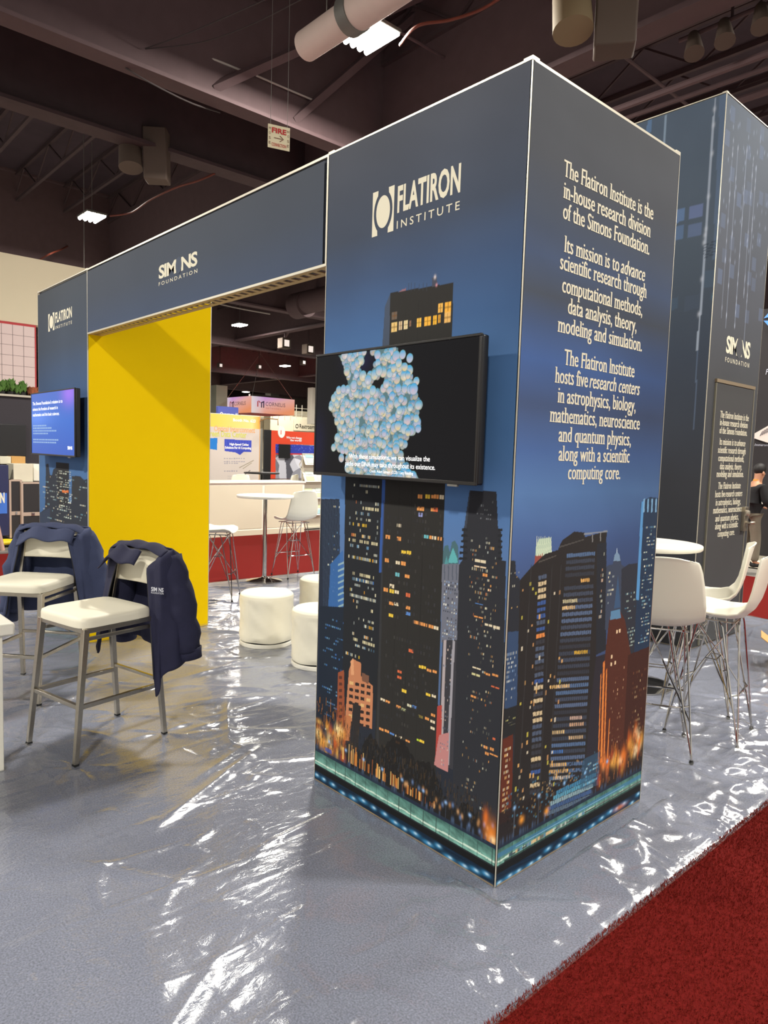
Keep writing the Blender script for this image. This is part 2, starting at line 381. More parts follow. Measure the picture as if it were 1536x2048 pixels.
hole = ((cxm > -1.15) & (cxm < -.01) & (cym > .02) & (cym < 1.1)) | ((cxm > -5.6) & (cxm < -4.33) & (cym > .02) & (cym < 1.08)) | ((cxm > -3.6) & (cxm < -1.15) & (cym > 4.11) & (cym < 5.2))
q = q[~hole].reshape(-1); nf = len(q)//4
me.loops.add(len(q)); me.loops.foreach_set('vertex_index', q.astype(np.int32)); me.polygons.add(nf)
me.polygons.foreach_set('loop_start', np.arange(0, 4*nf, 4, dtype=np.int32)); me.update(calc_edges=True)
me.polygons.foreach_set('use_smooth', [True]*nf); me.materials.append(fm)
o = bpy.data.objects.new('plastic_sheet', me); COL.objects.link(o)
tag(o, 'clear wrinkled plastic sheeting spread over the grey blue booth carpet', 'plastic sheet')

# ------------------------------------------------------------------ roof steel, ducts, lamps
def ibeam_y(x, z, y0, y1, wid, dep, name_m=roofsteel):
    mb = MB(); mb.box((x-wid/2, y0, z), (x+wid/2, y1, z+.06)); mb.box((x-.05, y0, z+.06), (x+.05, y1, z+dep-.06)); mb.box((x-wid/2, y0, z+dep-.06), (x+wid/2, y1, z+dep))
    return mb.build('trim_roof_beam', name_m)
k = 0
def trim(o):
    global k
    k += 1; o.name = 'trim_%d' % k; o.data.name = o.name; return structure(o)
trim(ibeam_y(-8.8, 7.0, -13.9, 59, .34, 2.6)); trim(ibeam_y(-11.25, 7.0, -13.9, 59, .42, 2.6, roofdark))
for x in (-22, -32, -44, -56): trim(ibeam_y(x, 7.0, -13.9, 59, .4, 2.6, roofsteel))
for y in (7.0, 17.5, 30, 44):
    mb = MB(); mb.box((-73, y-.2, 7.3), (15.9, y+.2, 7.38)); mb.box((-73, y-.06, 7.38), (15.9, y+.06, 9.6)); trim(mb.build('trim', roofsteel))
for i, y in enumerate(np.arange(-12, 58, 1.35)):      # joists with zigzag webs
    mb = MB(); mb.box((-60, y-.04, 8.75), (15.9, y+.04, 8.82)); mb.box((-60, y-.04, 9.5), (15.9, y+.04, 9.6))
    xs_ = np.arange(-30 if y < 20 else -60, 8, 1.1)
    for j, x in enumerate(xs_): mb.bar((x, y, 8.8 if j % 2 else 9.52), (x+1.1, y, 9.52 if j % 2 else 8.8), .035)
    trim(mb.build('trim', roofdark))
for x, z, r_ in [(-9.6, 8.2, .03), (-7.2, 8.35, .025), (-13.5, 7.9, .04), (-5.0, 8.3, .03)]:
    trim(MB().tube([(x, -13, z), (x, 50, z)], r_, 8).build('trim', roofsteel, smooth=True))
for y, z, r_ in [(8.0, 7.0, .05), (8.45, 7.05, .035), (9.2, 7.1, .06), (10.3, 7.0, .045), (11.4, 7.2, .08)]:
    trim(MB().tube([(-40, y, z), (15, y, z)], r_, 8).build('trim', roofsteel, smooth=True))
for a_, b_ in [((-11.25, -4, 7.2), (-18, 2, 9.5)), ((-11.25, 4, 7.2), (-17, 8, 9.5)), ((-8.8, 3.5, 7.2), (-7.0, 6.8, 9.4)), ((-8.8, 5.0, 7.2), (-8.0, 7.0, 9.4)), ((-11.3, 8, 7.2), (-16, 12, 9.5)), ((-22, 12, 7.2), (-27, 16, 9.4)), ((-32, 20, 7.1), (-26, 17.5, 8.4)), ((-32, 20, 7.1), (-36, 24, 9.4))]:
    trim(MB().bar(a_, b_, .12).build('trim', roofsteel))

lamp_white = mat('lamp_lens', (255, 255, 250), .3, emit=(255, 250, 236), estr=14.)
lamp_grey = mat('lamp_housing', (120, 118, 112), .5, .3)
def high_bay(x, y, z, label, rz=0, power=LAMP_W):
    t = thing('high_bay_light', label, 'ceiling light', (x, y, z), rz, 'high bay lights under the roof')
    mb = MB().box((-.36, -.26, .02), (.36, .26, .07))
    mb.build('housing', lamp_grey, t, bevel=.01)
    for j in range(4):
        yy = -.195+.13*j
        MB().tube([(-.34, yy, .0), (.34, yy, .0)], .042, 10).build('light_strip', lamp_white, t, smooth=True)
    mb = MB().box((-.1, -.08, .07), (.1, .08, .16)); mb.build('driver_box', lamp_grey, t)
    MB().tube([(0, 0, .16), (0, 0, 9.6-z)], .008, 6).build('suspension_cable', lamp_grey, t)
    L = bpy.data.lights.new('lamp_light', 'AREA'); L.shape = 'RECTANGLE'; L.size = .7; L.size_y = .5; L.energy = power; L.color = (1, .955, .87)
    lo = bpy.data.objects.new('lamp_light', L); COL.objects.link(lo); lo.parent = t; lo.location = (0, 0, -.06)
    return t
for x, y, lab in [(-6.46, 4.69, 'largest bright high bay light, beside the white duct end'), (-17.6, 4.82, 'bright high bay light above the left end of the archway header'),
                  (-28.5, 15.6, 'bright high bay light seen just under the header beside the yellow wall'), (-40.2, 26.1, 'high bay light hanging above the right half of the hanging square sign'),
                  (-46.8, 32.25, 'rightmost of the small far high bay lights, near the wall screen'), (-57.3, 31.85, 'upper of the two small far high bay lights at the left of the hanging sign'),
                  (-62.5, 36.4, 'lower of the two small far high bay lights at the left of the hanging sign')]:
    high_bay(x, y, 7.5, lab)
for i, (x, y) in enumerate([(4.5, 4.7), (4.5, -6.0), (-6.5, -6.0), (-17.6, -6.0), (4.5, 15.6), (-6.5, 15.6), (-17.6, 15.6), (-28.5, 26.4), (-28.5, 4.8), (-28.5, 37.0), (-.9, 10.2), (-.9, 15.6)]):  # last two are added off the lamp grid, unseen, to make highlights on the film
    high_bay(x, y, 7.5, 'high bay light under the roof hidden from view, '+['over the right aisle', 'behind the viewer', 'behind the viewer on the left', 'far off to the left', 'beyond the dark tower', 'high behind the columns', 'behind the foreground tower', 'far behind the foreground tower', 'far off beyond the cream banner', 'farthest behind the foreground tower', 'added beyond the tallest tower for floor highlights', 'added well beyond the tallest tower for floor highlights'][i])

# ------------------------------------------------------------------ booth towers and their printed fabric
HT, TW, TD = 3.05, 1.167, 1.113
fa = lambda px, py: at(px, py, 'y', 0)[[0, 2]]
fb = lambda px, py: at(px, py, 'x', 0)[[1, 2]]
pm = print_mat('printed_fabric')
WARM = [(240, 170, 90), (250, 205, 130), (235, 140, 80), (250, 225, 180)]; WHITE = [(225, 225, 205), (190, 200, 195), (240, 235, 200), (150, 165, 170)]
YEL = [(240, 200, 60), (250, 180, 50)]; BLUE = [(70, 120, 190), (110, 160, 200), (90, 130, 160)]
def vrows(fine, z1, extra=None):
    v = list(np.arange(.004, fine, .0028))+list(np.arange(fine, z1-.004, .02))
    if extra: v = [a for a in v if not extra[0] <= a <= extra[1]]+list(np.arange(extra[0], extra[1], .004))
    return sorted(v)

def band_bottom(c, u0, u1, warm_at, seed):
    """river edge shared by the prints: promenade lights, dark wall, water with reflections"""
    r = np.random.default_rng(seed)
    c.rect(u0, .150, u1, .172, (34, 44, 62))
    for i in range(60): u = r.uniform(u0, u1); c.glow(u, .178, .004, .012, (70, 90, 120), .6)
    k = c.sl(u0, .085, u1, .155); gu, gv = c.GU[k], c.GV[k]
    t = np.clip((gv-.085)/.07, 0, 1)[..., None]
    base = lin((120, 172, 158))*(1-t)+lin((66, 106, 100))*t
    n = fnoise(gu, gv*2, seed, 6, 9)[..., None]; base = base*(1+.45*n)
    c.C[k] = np.where(np.abs(gv-.104+.003*fnoise(gu, gv*0, seed+3, 6, 5))[..., None] < .0035, lin((205, 228, 212)), base)
    for u in np.arange(u0+.02, u1, .075): c.rect(u, .085, u+.004, .150, (50, 70, 66), .8)
    c.rect(u0, .052, u1, .086, (16, 17, 20)); c.rect(u0, .080, u1, .084, (52, 66, 70), .7)
    k = c.sl(u0, 0, u1, .053); gu, gv = c.GU[k], c.GV[k]
    c.C[k] = lin((14, 36, 58))*(1+.5*fnoise(gu*.5, gv*6, seed+1, 5, 14)[..., None])
    u = u0+.02
    while u < u1:
        v = r.uniform(.012, .04); c.glow(u, v, r.uniform(.016, .03), .009, (60, 150, 205), .95); c.glow(u+.005, v+.002, .010, .005, (190, 220, 235), .9); u += r.uniform(.05, .085)

def paint_a():
    c = Canvas(np.arange(-TW+.004, -.003, .0026), vrows(1.62, HT, (2.08, 2.46)), fa)
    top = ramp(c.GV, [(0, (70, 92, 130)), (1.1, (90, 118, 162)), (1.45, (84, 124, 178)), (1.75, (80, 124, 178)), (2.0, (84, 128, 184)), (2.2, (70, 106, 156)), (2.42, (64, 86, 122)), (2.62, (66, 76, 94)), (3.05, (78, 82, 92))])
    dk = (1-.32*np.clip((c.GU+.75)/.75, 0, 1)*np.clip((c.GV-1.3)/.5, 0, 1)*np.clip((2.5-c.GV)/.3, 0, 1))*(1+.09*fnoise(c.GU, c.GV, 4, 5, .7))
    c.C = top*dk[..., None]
    P = c.px; c.rect(-TW, .1, 0, .62, (36, 38, 44), .95)
    # far left slab with stripes
    P([(640, 998), (679, 998), (682, 1560), (630, 1560)], (38, 47, 64))
    for i in range(11): P([(645+i*3.1, 1000), (646.4+i*3.1, 1000), (648+i*3.1, 1270), (646.6+i*3.1, 1270)], (60, 76, 98), .6)
    a, b = fa(646, 1500), fa(680, 1010); c.windows(a[0], b[0], a[1], b[1], 8, 60, WHITE+BLUE, .18, .6, .4, .5)
    P([(661, 1128), (686, 1100), (690, 1240), (656, 1225)], (58, 108, 172), .85)
    for i in range(9): P([(676, 1128+i*12), (690, 1122+i*12), (690, 1126+i*12), (676, 1132+i*12)], (160, 190, 190), .8)
    P([(640, 1212), (700, 1215), (700, 1450), (635, 1450)], (30, 40, 54)); a, b = fa(642, 1440), fa(690, 1230); c.windows(a[0], b[0], a[1], b[1], 12, 34, BLUE+[(60, 110, 170)], .2, .7, .5, .6)
    # office tower with rows of lights
    P([(691, 940), (766, 940), (762, 1420), (684, 1420)], (34, 37, 42))
    P([(765, 940), (773, 940), (768, 1145), (758, 1145)], (54, 92, 164))
    a, b = fa(690, 1320), fa(760, 968); nr = 33
    for j in range(nr):
        v0 = a[1]+(b[1]-a[1])*(j+.25)/nr; v1 = v0+(b[1]-a[1])/nr*.42
        if j in (17, 18, 2): continue
        dens = [.25, .8, .5, .3, .75, .85, .3][j % 7]; pal = [WHITE, YEL+WHITE, WHITE, BLUE+WHITE, [(245, 235, 190)], WHITE+WARM][j % 6]
        c.windows(a[0]+.004, b[0]-.004, v0-.003, v1+.003, 24, 1, pal, dens*.95, .74, .8, .6)
    # black tower rising behind the screen
    P([(770, 612), (781, 586), (781, 960), (764, 960), (764, 700)], (72, 84, 104))
    P([(781, 586), (907, 565), (902, 720), (890, 980), (868, 1660), (745, 1600), (770, 980)], (44, 43, 41), 1, .06)
    P([(766, 1000), (769, 1000), (757, 1500), (752, 1500)], (60, 62, 66), .5)
    for x in (810, 835, 860): P([(x+2, 600), (x+3, 600), (x-30, 1550), (x-31, 1550)], (34, 33, 32), .7)
    for x0, y0, x1, y1, q in [(784, 624, 794, 639, (110, 96, 84)), (783, 646, 794, 662, (240, 205, 130)), (798, 643, 804, 659, (225, 200, 160)), (808, 641, 815, 657, (240, 220, 170)), (819, 642, 822, 653, (150, 120, 110)),
                              (834, 637, 842, 653, (250, 200, 90)), (849, 634, 861, 651, (252, 190, 70)), (866, 631, 873, 648, (250, 190, 60)), (877, 630, 881, 646, (245, 180, 60)), (889, 626, 901, 644, (240, 190, 110)), (877, 608, 885, 625, (245, 190, 90)), (890, 605, 902, 623, (250, 185, 70))]:
        c.pxrect(x0, y0, x1, y1, q); c.pxrect((x0+x1)/2-.4, y0, (x0+x1)/2+.4, y1, (120, 80, 30), .6); c.pxrect(x0, (y0+y1)/2-.4, x1, (y0+y1)/2+.5, (120, 80, 30), .5)
    for x in (817, 822, 829, 838, 846, 853): P([(x, 566+x % 5), (x+.8, 566), (x+.8, 582), (x, 582)], (60, 64, 74), .9)
    P([(799, 582), (812, 576), (812, 581), (799, 584)], (150, 110, 120)); P([(864, 556), (874, 553), (874, 572), (864, 574)], (70, 74, 90)); c.glow(*fa(870, 554), .006, .008, (230, 220, 220), .9); c.glow(*fa(873, 570), .005, .006, (230, 160, 170), .9)
    def W_(lst, cx, cy, s=1.):       # windows given as crop marks of the zoomed print
        for x, y, q in lst:
            X, Y = 620+x/3.7925, 960+y/3.7925; c.pxrect(X-4.4*s, Y-4.6*s, X+4.4*s, Y+4.6*s, q)
            c.pxrect(X-.5, Y-4.6*s, X+.6, Y+4.6*s, (90, 60, 40), .55); c.pxrect(X+2*s, Y-4.6*s, X+2.8*s, Y, (90, 60, 40), .4)
    O, Ye, Wh, Bl, Cy, Rd = (236, 160, 90), (240, 205, 70), (235, 222, 190), (90, 140, 210), (110, 190, 200), (220, 110, 70)
    W_([(835, 127, O), (893, 127, Ye), (935, 127, O), (958, 127, O), (998, 132, Wh), (828, 218, O), (850, 218, O), (838, 265, (150, 160, 220)), (932, 225, O), (952, 225, Rd), (677, 345, Wh), (590, 433, O), (674, 445, O), (882, 430, Cy), (922, 437, O), (942, 440, Wh), (983, 445, O),
        (711, 548, Ye), (751, 552, Ye), (583, 610, O), (665, 627, Wh), (708, 633, O), (663, 718, Cy), (737, 730, O), (622, 805, Wh), (575, 832, O), (619, 843, Ye), (659, 850, Wh), (743, 873, Rd), (617, 937, O), (655, 943, Wh), (743, 968, O), (743, 1015, Bl), (614, 1027, Ye),
        (797, 1080, O), (820, 1083, O), (858, 1093, O), (897, 1105, O), (918, 1112, O), (957, 1122, Wh), (766, 1296, Rd), (843, 1420, Ye), (863, 1422, Ye), (903, 1444, O), (945, 1453, O), (679, 1455, Rd), (677, 1497, Rd), (714, 1600, Ye), (897, 1627, Ye), (938, 1640, Wh), (552, 1668, Wh), (590, 1682, O), (671, 1722, O), (711, 1742, (190, 200, 150)), (753, 1710, (220, 220, 190)), (793, 1722, Bl),
        (934, 1785, O), (930, 1835, Wh), (838, 1795, (130, 120, 60)), (888, 1810, O), (930, 1885, Wh), (540, 1890, O), (583, 1905, O), (621, 1925, Bl), (664, 1945, Wh), (703, 1960, Wh), (740, 1980, O), (664, 1990, O), (825, 1975, (190, 220, 60)), (850, 1985, Ye)], 0, 0, .95)
    a, b = fa(755, 1620), fa(885, 1010); c.windows(a[0], b[0], a[1], b[1], 20, 46, [(64, 62, 60), (58, 58, 62)], .35, .5, .5, .3)
    # twin spired stone building
    P([(886, 1105), (889, 1092), (896, 1090), (900, 1104), (904, 1084), (910, 1081), (916, 1092), (919, 1160), (884, 1160)], (74, 108, 116))
    P([(897, 1120), (906, 1095), (915, 1118), (915, 1126), (897, 1126)], (96, 176, 180)); P([(887, 1135), (893, 1112), (899, 1135)], (86, 150, 156))
    P([(884, 1128), (920, 1128), (918, 1285), (882, 1285)], (112, 116, 130)); a, b = fa(883, 1275), fa(917, 1165); c.windows(a[0], b[0], a[1], b[1], 7, 18, [(240, 240, 225), (150, 180, 220), (60, 66, 80)], .75, .5, .55)
    for x in (888, 896, 904, 912): P([(x, 1130), (x+2, 1130), (x+2, 1160), (x, 1160)], (70, 80, 94), .7)
    P([(885, 1280), (915, 1280), (906, 1540), (874, 1525)], (58, 58, 64)); P([(887, 1280), (893, 1280), (884, 1530), (878, 1530)], (176, 166, 168)); P([(905, 1280), (910, 1282), (898, 1530), (893, 1530)], (160, 158, 166))
    P([(875, 1412), (884, 1410), (882, 1530), (870, 1520)], (176, 70, 62)); P([(878, 1470), (898, 1465), (896, 1545), (868, 1530)], (190, 130, 128)); a, b = fa(878, 1530), fa(905, 1290); c.windows(a[0], b[0], a[1], b[1], 5, 30, [(210, 190, 180), (120, 130, 150)], .3, .5, .45)
    # tapered stepped tower
    P([(941, 981), (993, 983), (996, 1056), (1002, 1062), (1003, 1120), (1012, 1122), (1000, 1720), (905, 1600), (918, 1130), (926, 1118), (927, 1056), (933, 1056)], (44, 46, 52), 1, .05)
    P([(941, 981), (933, 1056), (928, 1056), (939, 981)], (60, 66, 78))
    for i in range(6):
        y = 1057+i*11.5; P([(924-i*1.2, y), (935, y), (935, y+5), (924-i*1.2, y+5)], (36, 38, 42)); P([(996, y), (1004.5, y), (1004.5, y+5), (996, y+5)], (36, 38, 42))
    a, b = fa(952, 1040), fa(988, 1000); c.windows(a[0], b[0], a[1], b[1], 9, 5, [(120, 124, 130)], .3, .5, .4)
    a, b = fa(920, 1600), fa(998, 1075); c.windows(a[0], b[0], a[1], b[1], 26, 60, WHITE+[(110, 110, 100)]*3+WARM, .2, .6, .5, .5, .5)
    for x, y, w_, h_, q in [(950, 1118, 22, 9, Wh), (948, 1130, 24, 8, (240, 215, 180)), (965, 1146, 10, 8, O), (950, 1205, 16, 6, Bl), (948, 1230, 18, 8, O), (970, 1246, 14, 9, Wh), (987, 1250, 12, 10, Wh), (945, 1332, 16, 9, Wh), (944, 1345, 16, 9, (220, 215, 160)), (972, 1345, 8, 8, O), (984, 1347, 12, 8, O), (982, 1370, 16, 9, Rd), (942, 1390, 10, 8, O), (968, 1490, 7, 9, O), (980, 1494, 7, 9, O), (970, 1503, 7, 9, O), (980, 1505, 16, 10, O), (985, 1475, 5, 6, Rd)]:
        c.pxrect(x, y, x+w_, y+h_, q, .9); c.pxrect(x+w_*.45, y, x+w_*.52, y+h_, (50, 44, 40), .8)
    # brick building lit from the street
    P([(676, 1345), (688, 1340), (690, 1475), (672, 1475)], (150, 80, 52)); P([(698, 1340), (706, 1318), (722, 1326), (722, 1352), (746, 1372), (744, 1458), (735, 1455), (690, 1440)], (196, 130, 92)); P([(701, 1322), (707, 1316), (708, 1350), (702, 1350)], (222, 160, 116))
    P([(724, 1345), (738, 1352), (737, 1368), (724, 1362)], (120, 84, 66))
    for j in range(7):
        for i in range(4): X = 699+i*11.5-j*.4; Y = 1362+j*13.2+i*2.6; P([(X, Y), (X+7.5, Y+1.6), (X+7.5, Y+8), (X, Y+6.4)], (48, 38, 36) if (i+j) % 5 else (220, 180, 120))
    P([(706, 1405), (722, 1412), (716, 1500), (700, 1500)], (46, 42, 42)); P([(690, 1430), (702, 1432), (700, 1482), (686, 1480)], (190, 120, 76))
    for j in range(9): P([(678, 1352+j*13), (684, 1352+j*13), (684, 1358+j*13), (678, 1358+j*13)], (90, 50, 40))
    # dark park trees
    r = np.random.default_rng(3); pts = [(-.92, .17)]
    for u in np.arange(-.92, 0, .012): pts.append((u, .36-.10*(u+.92)+.06*math.sin(u*9)+.035*r.random()-.1*max(0, -.75-u)*5+.03*math.sin(u*31)))
    pts += [(0, .17)]; c.poly(pts, (30, 28, 27), .96, .25)
    for i in range(900):
        u = r.uniform(-.95, -.02); v = r.uniform(.2, .36-.06*(u+.92)); c.rect(u, v, u+.0035, v+r.uniform(.006, .03), [(52, 48, 44), (24, 23, 24), (80, 62, 40), (44, 50, 58)][i % 4], .6)
    # street glow at the left and trail of lights
    for i in range(34): u = r.uniform(-1.15, -.93); c.glow(u, r.uniform(.19, .33), r.uniform(.008, .022), r.uniform(.012, .035), [(236, 150, 50), (250, 190, 90), (200, 90, 30), (252, 226, 160)][i % 4], r.uniform(.4, .95))
    for i in range(260): u = -1.16+.24*r.random()**1.2; v = r.uniform(.18, .42); c.rect(u, v, u+.003, v+r.uniform(.01, .04), [(60, 36, 20), (190, 120, 40), (34, 24, 18)][i % 3], .7)
    for i in range(70): u = -.95+.62*r.random()**1.5; c.rect(u, .185, u+.005, .185+.1*(1-(u+.95)/.9)*r.uniform(.5, 1), [(220, 140, 60), (150, 84, 40), (245, 200, 120)][i % 3], .75)
    for i in range(26): u = r.uniform(-.55, -.02); c.glow(u, r.uniform(.19, .25), .006, .01, [(190, 140, 90), (110, 140, 190), (220, 170, 120)][i % 3], .7)
    c.glow(-.03, .20, .03, .05, (240, 140, 50), .9); c.glow(-.06, .26, .012, .03, (235, 120, 40), .8); c.glow(-.02, .185, .016, .014, (255, 220, 160), .9)
    c.rect(-1.08, .178, -1.03, .20, (50, 80, 160), .8)
    for u in np.arange(-1.05, -.02, .13): c.rect(u, .165, u+.003, .235, (64, 72, 88), .9); c.glow(u, .236, .007, .007, (150, 190, 240), .95)
    band_bottom(c, -TW, 0, 0, 5)
    return c

def paint_b():
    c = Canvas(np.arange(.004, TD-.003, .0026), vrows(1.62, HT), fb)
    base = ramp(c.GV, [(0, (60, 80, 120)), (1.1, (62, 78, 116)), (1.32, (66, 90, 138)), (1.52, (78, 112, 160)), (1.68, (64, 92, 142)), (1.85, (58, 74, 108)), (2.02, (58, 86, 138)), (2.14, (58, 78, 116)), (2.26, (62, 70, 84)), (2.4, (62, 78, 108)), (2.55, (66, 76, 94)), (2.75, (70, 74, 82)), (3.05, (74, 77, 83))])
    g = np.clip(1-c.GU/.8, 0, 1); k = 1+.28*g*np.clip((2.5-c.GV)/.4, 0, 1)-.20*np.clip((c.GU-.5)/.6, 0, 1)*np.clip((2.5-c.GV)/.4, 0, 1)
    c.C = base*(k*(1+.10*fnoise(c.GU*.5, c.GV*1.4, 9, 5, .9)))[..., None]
    P = c.px; r = np.random.default_rng(8); c.rect(.30, .1, TD, .80, (46, 42, 46), .95); c.rect(0, .1, .3, .5, (38, 40, 46), .95)
    # left blocks
    P([(1000, 1118), (1031, 1122), (1032, 1150), (1040, 1158), (1036, 1700), (985, 1700)], (44, 48, 56), 1, .05)
    a, b = fb(1004, 1250), fb(1040, 1140); c.windows(a[0], b[0], a[1], b[1], 8, 12, WHITE+WARM, .16, .5, .45)
    P([(1008, 1265), (1037, 1262), (1034, 1410), (1003, 1420)], (56, 78, 112)); a, b = fb(1008, 1405), fb(1034, 1300); c.windows(a[0], b[0], a[1], b[1], 8, 11, [(220, 228, 225), (130, 160, 200)], .6, .6, .5, .5)
    P([(1002, 1420), (1034, 1412), (1030, 1470), (1000, 1475)], (40, 42, 44)); a, b = fb(1004, 1460), fb(1032, 1420); c.windows(a[0], b[0], a[1], b[1], 9, 5, [(190, 190, 120), (110, 110, 100)], .5, .7, .4, .6)
    P([(1000, 1482), (1026, 1468), (1024, 1640), (996, 1650)], (98, 48, 36)); a, b = fb(1003, 1630), fb(1022, 1490); c.windows(a[0], b[0], a[1], b[1], 5, 12, [(240, 190, 120), (250, 240, 210)], .5, .5, .5)
    # glowing crown
    P([(1070, 1120), (1072, 1092), (1078, 1078), (1100, 1076), (1103, 1095), (1103, 1112)], (170, 196, 176)); P([(1068, 1136), (1070, 1112), (1088, 1106), (1085, 1128)], (150, 80, 70))
    for i in range(8): P([(1073+i*4, 1074+(i % 2)*3), (1074.2+i*4, 1072), (1075.5+i*4, 1112), (1073+i*4, 1112)], (226, 240, 210), .9)
    # curved dark block with blue bands
    P([(1040, 1160), (1062, 1135), (1075, 1122), (1090, 1108), (1116, 1100), (1119, 1092), (1125, 1080), (1149, 1063), (1169, 1065), (1170, 1074), (1214, 1062), (1212, 1086), (1200, 1090), (1196, 1280), (1180, 1420), (1160, 1660), (1018, 1690), (1034, 1400)], (43, 41, 41), 1, .06)
    P([(1168, 1066), (1215, 1061), (1215, 1064), (1168, 1070)], (150, 156, 160), .7); P([(1184, 1068), (1186, 1068), (1186, 1084), (1184, 1084)], (130, 130, 130)); P([(1200, 1066), (1202, 1066), (1202, 1082), (1200, 1082)], (130, 130, 130))
    P([(1118, 1093), (1168, 1078), (1168, 1080), (1118, 1096)], (80, 78, 76)); P([(1077, 1123), (1113, 1110), (1113, 1112), (1077, 1126)], (84, 80, 76))
    for j in range(36):
        y = 1108+j*13.1; s = (j/36.); x0, x1 = 1133-38*s, 1190-24*s
        q = [(74, 84, 104), (66, 74, 90), (96, 116, 150), (92, 120, 160), (58, 62, 72)][r.integers(5)]
        if j in (4,): q = None
        if q is not None: P([(x0, y), (x1, y-5), (x1, y+2.5), (x0, y+7.5)], q, .85)
        for i in range(16):
            X = x0+(x1-x0)*i/16; P([(X, y-5*i/16), (X+.9, y-5*i/16), (X+.9, y+7.5-5*i/16), (X, y+7.5-5*i/16)], (40, 44, 52), .8)
        lit = {4: (9, 14, (244, 190, 110)), 7: (0, 8, (225, 215, 170)), 8: (0, 7, (250, 210, 140)), 15: (8, 15, (246, 196, 60)), 20: (-3, 7, (248, 205, 130)), 25: (8, 14, (225, 190, 170)), 26: (8, 15, (235, 190, 150)), 27: (0, 6, (238, 205, 140)), 28: (8, 15, (235, 200, 150)), 30: (0, 6, (70, 120, 190)), 32: (0, 8, (246, 196, 110)), 33: (0, 9, (246, 190, 90)), 34: (2, 10, (220, 200, 170))}.get(j)
        if lit:
            for i in range(lit[0], lit[1]):
                X = x0+(x1-x0)*i/16; P([(X, y-5*i/16), (X+2.9, y-5*i/16), (X+2.9, y+6.8-5*i/16), (X, y+6.8-5*i/16)], np.array(lit[2])*r.uniform(.75, 1.03), .95)
    for j in range(34):
        y = 1150+j*13; s = j/34.; x0, x1 = 1077-18*s, 1093-14*s
        q = [(84, 98, 122), (60, 62, 70), (64, 96, 160), (220, 200, 160), (240, 150, 80), (70, 74, 84)][r.choice(6, p=[.3, .25, .15, .13, .05, .12])]
        P([(x0, y+2), (x1, y-2), (x1, y+6), (x0, y+10)], q, .9)
        for i in (1, 2): X = x0+(x1-x0)*i/3; P([(X, y-2), (X+1, y-2), (X+1, y+10), (X, y+10)], (40, 40, 44), .8)
    for i in range(60):
        x, y = r.uniform(1040, 1128), r.uniform(1150, 1640); x -= (y-1150)*.03; c.pxrect(x, y, x+2.5, y+r.uniform(4, 9), [(230, 180, 110), (200, 150, 100), (225, 215, 190), (200, 190, 80)][i % 4], .85)
    for x in (1062, 1104, 1122): P([(x, 1130), (x+1.3, 1130), (x-27, 1640), (x-29, 1640)], (58, 58, 60), .7)
    # narrow white lit block, domed building
    P([(1194, 1088), (1213, 1084), (1212, 1300), (1192, 1310)], (40, 44, 52)); a, b = fb(1196, 1250), fb(1211, 1092); c.windows(a[0], b[0], a[1], b[1], 5, 15, [(225, 228, 205), (150, 170, 180), (240, 190, 150)], .7, .8, .55, .7)
    P([(1213, 1132), (1226, 1128), (1228, 1112), (1234, 1104), (1240, 1112), (1243, 1130), (1248, 1132), (1246, 1260), (1210, 1260)], (62, 72, 92)); P([(1227, 1122), (1229, 1110), (1234, 1103), (1239, 1110), (1241, 1122)], (122, 150, 178))
    P([(1233.3, 1096), (1234.5, 1096), (1234.7, 1106), (1233.1, 1106)], (170, 190, 210)); a, b = fb(1212, 1220), fb(1230, 1140); c.windows(a[0], b[0], a[1], b[1], 6, 9, WHITE, .5, .7, .5, .6)
    P([(1243, 1138), (1258, 1128), (1275, 1126), (1275, 1300), (1240, 1320)], (48, 52, 62)); a, b = fb(1244, 1300), fb(1275, 1180); c.windows(a[0], b[0], a[1], b[1], 9, 16, [(190, 215, 205), (90, 140, 170), (200, 220, 210)], .35, .7, .4, .6)
    # glass tower at the right edge
    P([(1282, 1004), (1300, 994), (1316, 996), (1310, 1420), (1262, 1440)], (38, 56, 80)); P([(1283, 1004), (1288, 1001), (1278, 1200), (1272, 1200)], (92, 156, 214), .9)
    for x in (1287, 1295, 1303, 1311): P([(x, 998), (x+3, 997), (x+2, 1024), (x-1, 1025)], (130, 180, 220), .8)
    a, b = fb(1276, 1290), fb(1311, 1050); c.windows(a[0], b[0], a[1], b[1], 9, 34, [(215, 225, 205), (120, 170, 190), (235, 235, 215), (70, 110, 150)], .4, .9, .4, .65)
    # brown gothic blocks
    P([(1218, 1242), (1222, 1225), (1240, 1220), (1250, 1240), (1262, 1310), (1258, 1600), (1190, 1640), (1208, 1330)], (84, 46, 36), 1, .2); P([(1220, 1240), (1222, 1222), (1240, 1218), (1242, 1236)], (96, 150, 190), .8); P([(1228, 1218), (1236, 1150), (1241, 1215)], (60, 92, 130), .8)
    P([(1256, 1310), (1306, 1290), (1290, 1600), (1240, 1620)], (66, 38, 32), 1, .25); a, b = fb(1255, 1520), fb(1300, 1330); c.windows(a[0], b[0], a[1], b[1], 12, 18, [(140, 90, 60), (90, 60, 46), (230, 200, 150)], .3, .4, .5)
    a, b = fb(1215, 1520), fb(1250, 1330); c.windows(a[0], b[0], a[1], b[1], 9, 22, [(235, 190, 150), (120, 70, 50)], .22, .35, .5)
    for x, y in [(1221, 1325), (1229, 1322), (1233, 1260), (1238, 1258), (1222, 1310)]: P([(x, y), (x+3, y), (x+2.6, y+7), (x-.4, y+7)], (240, 210, 170))
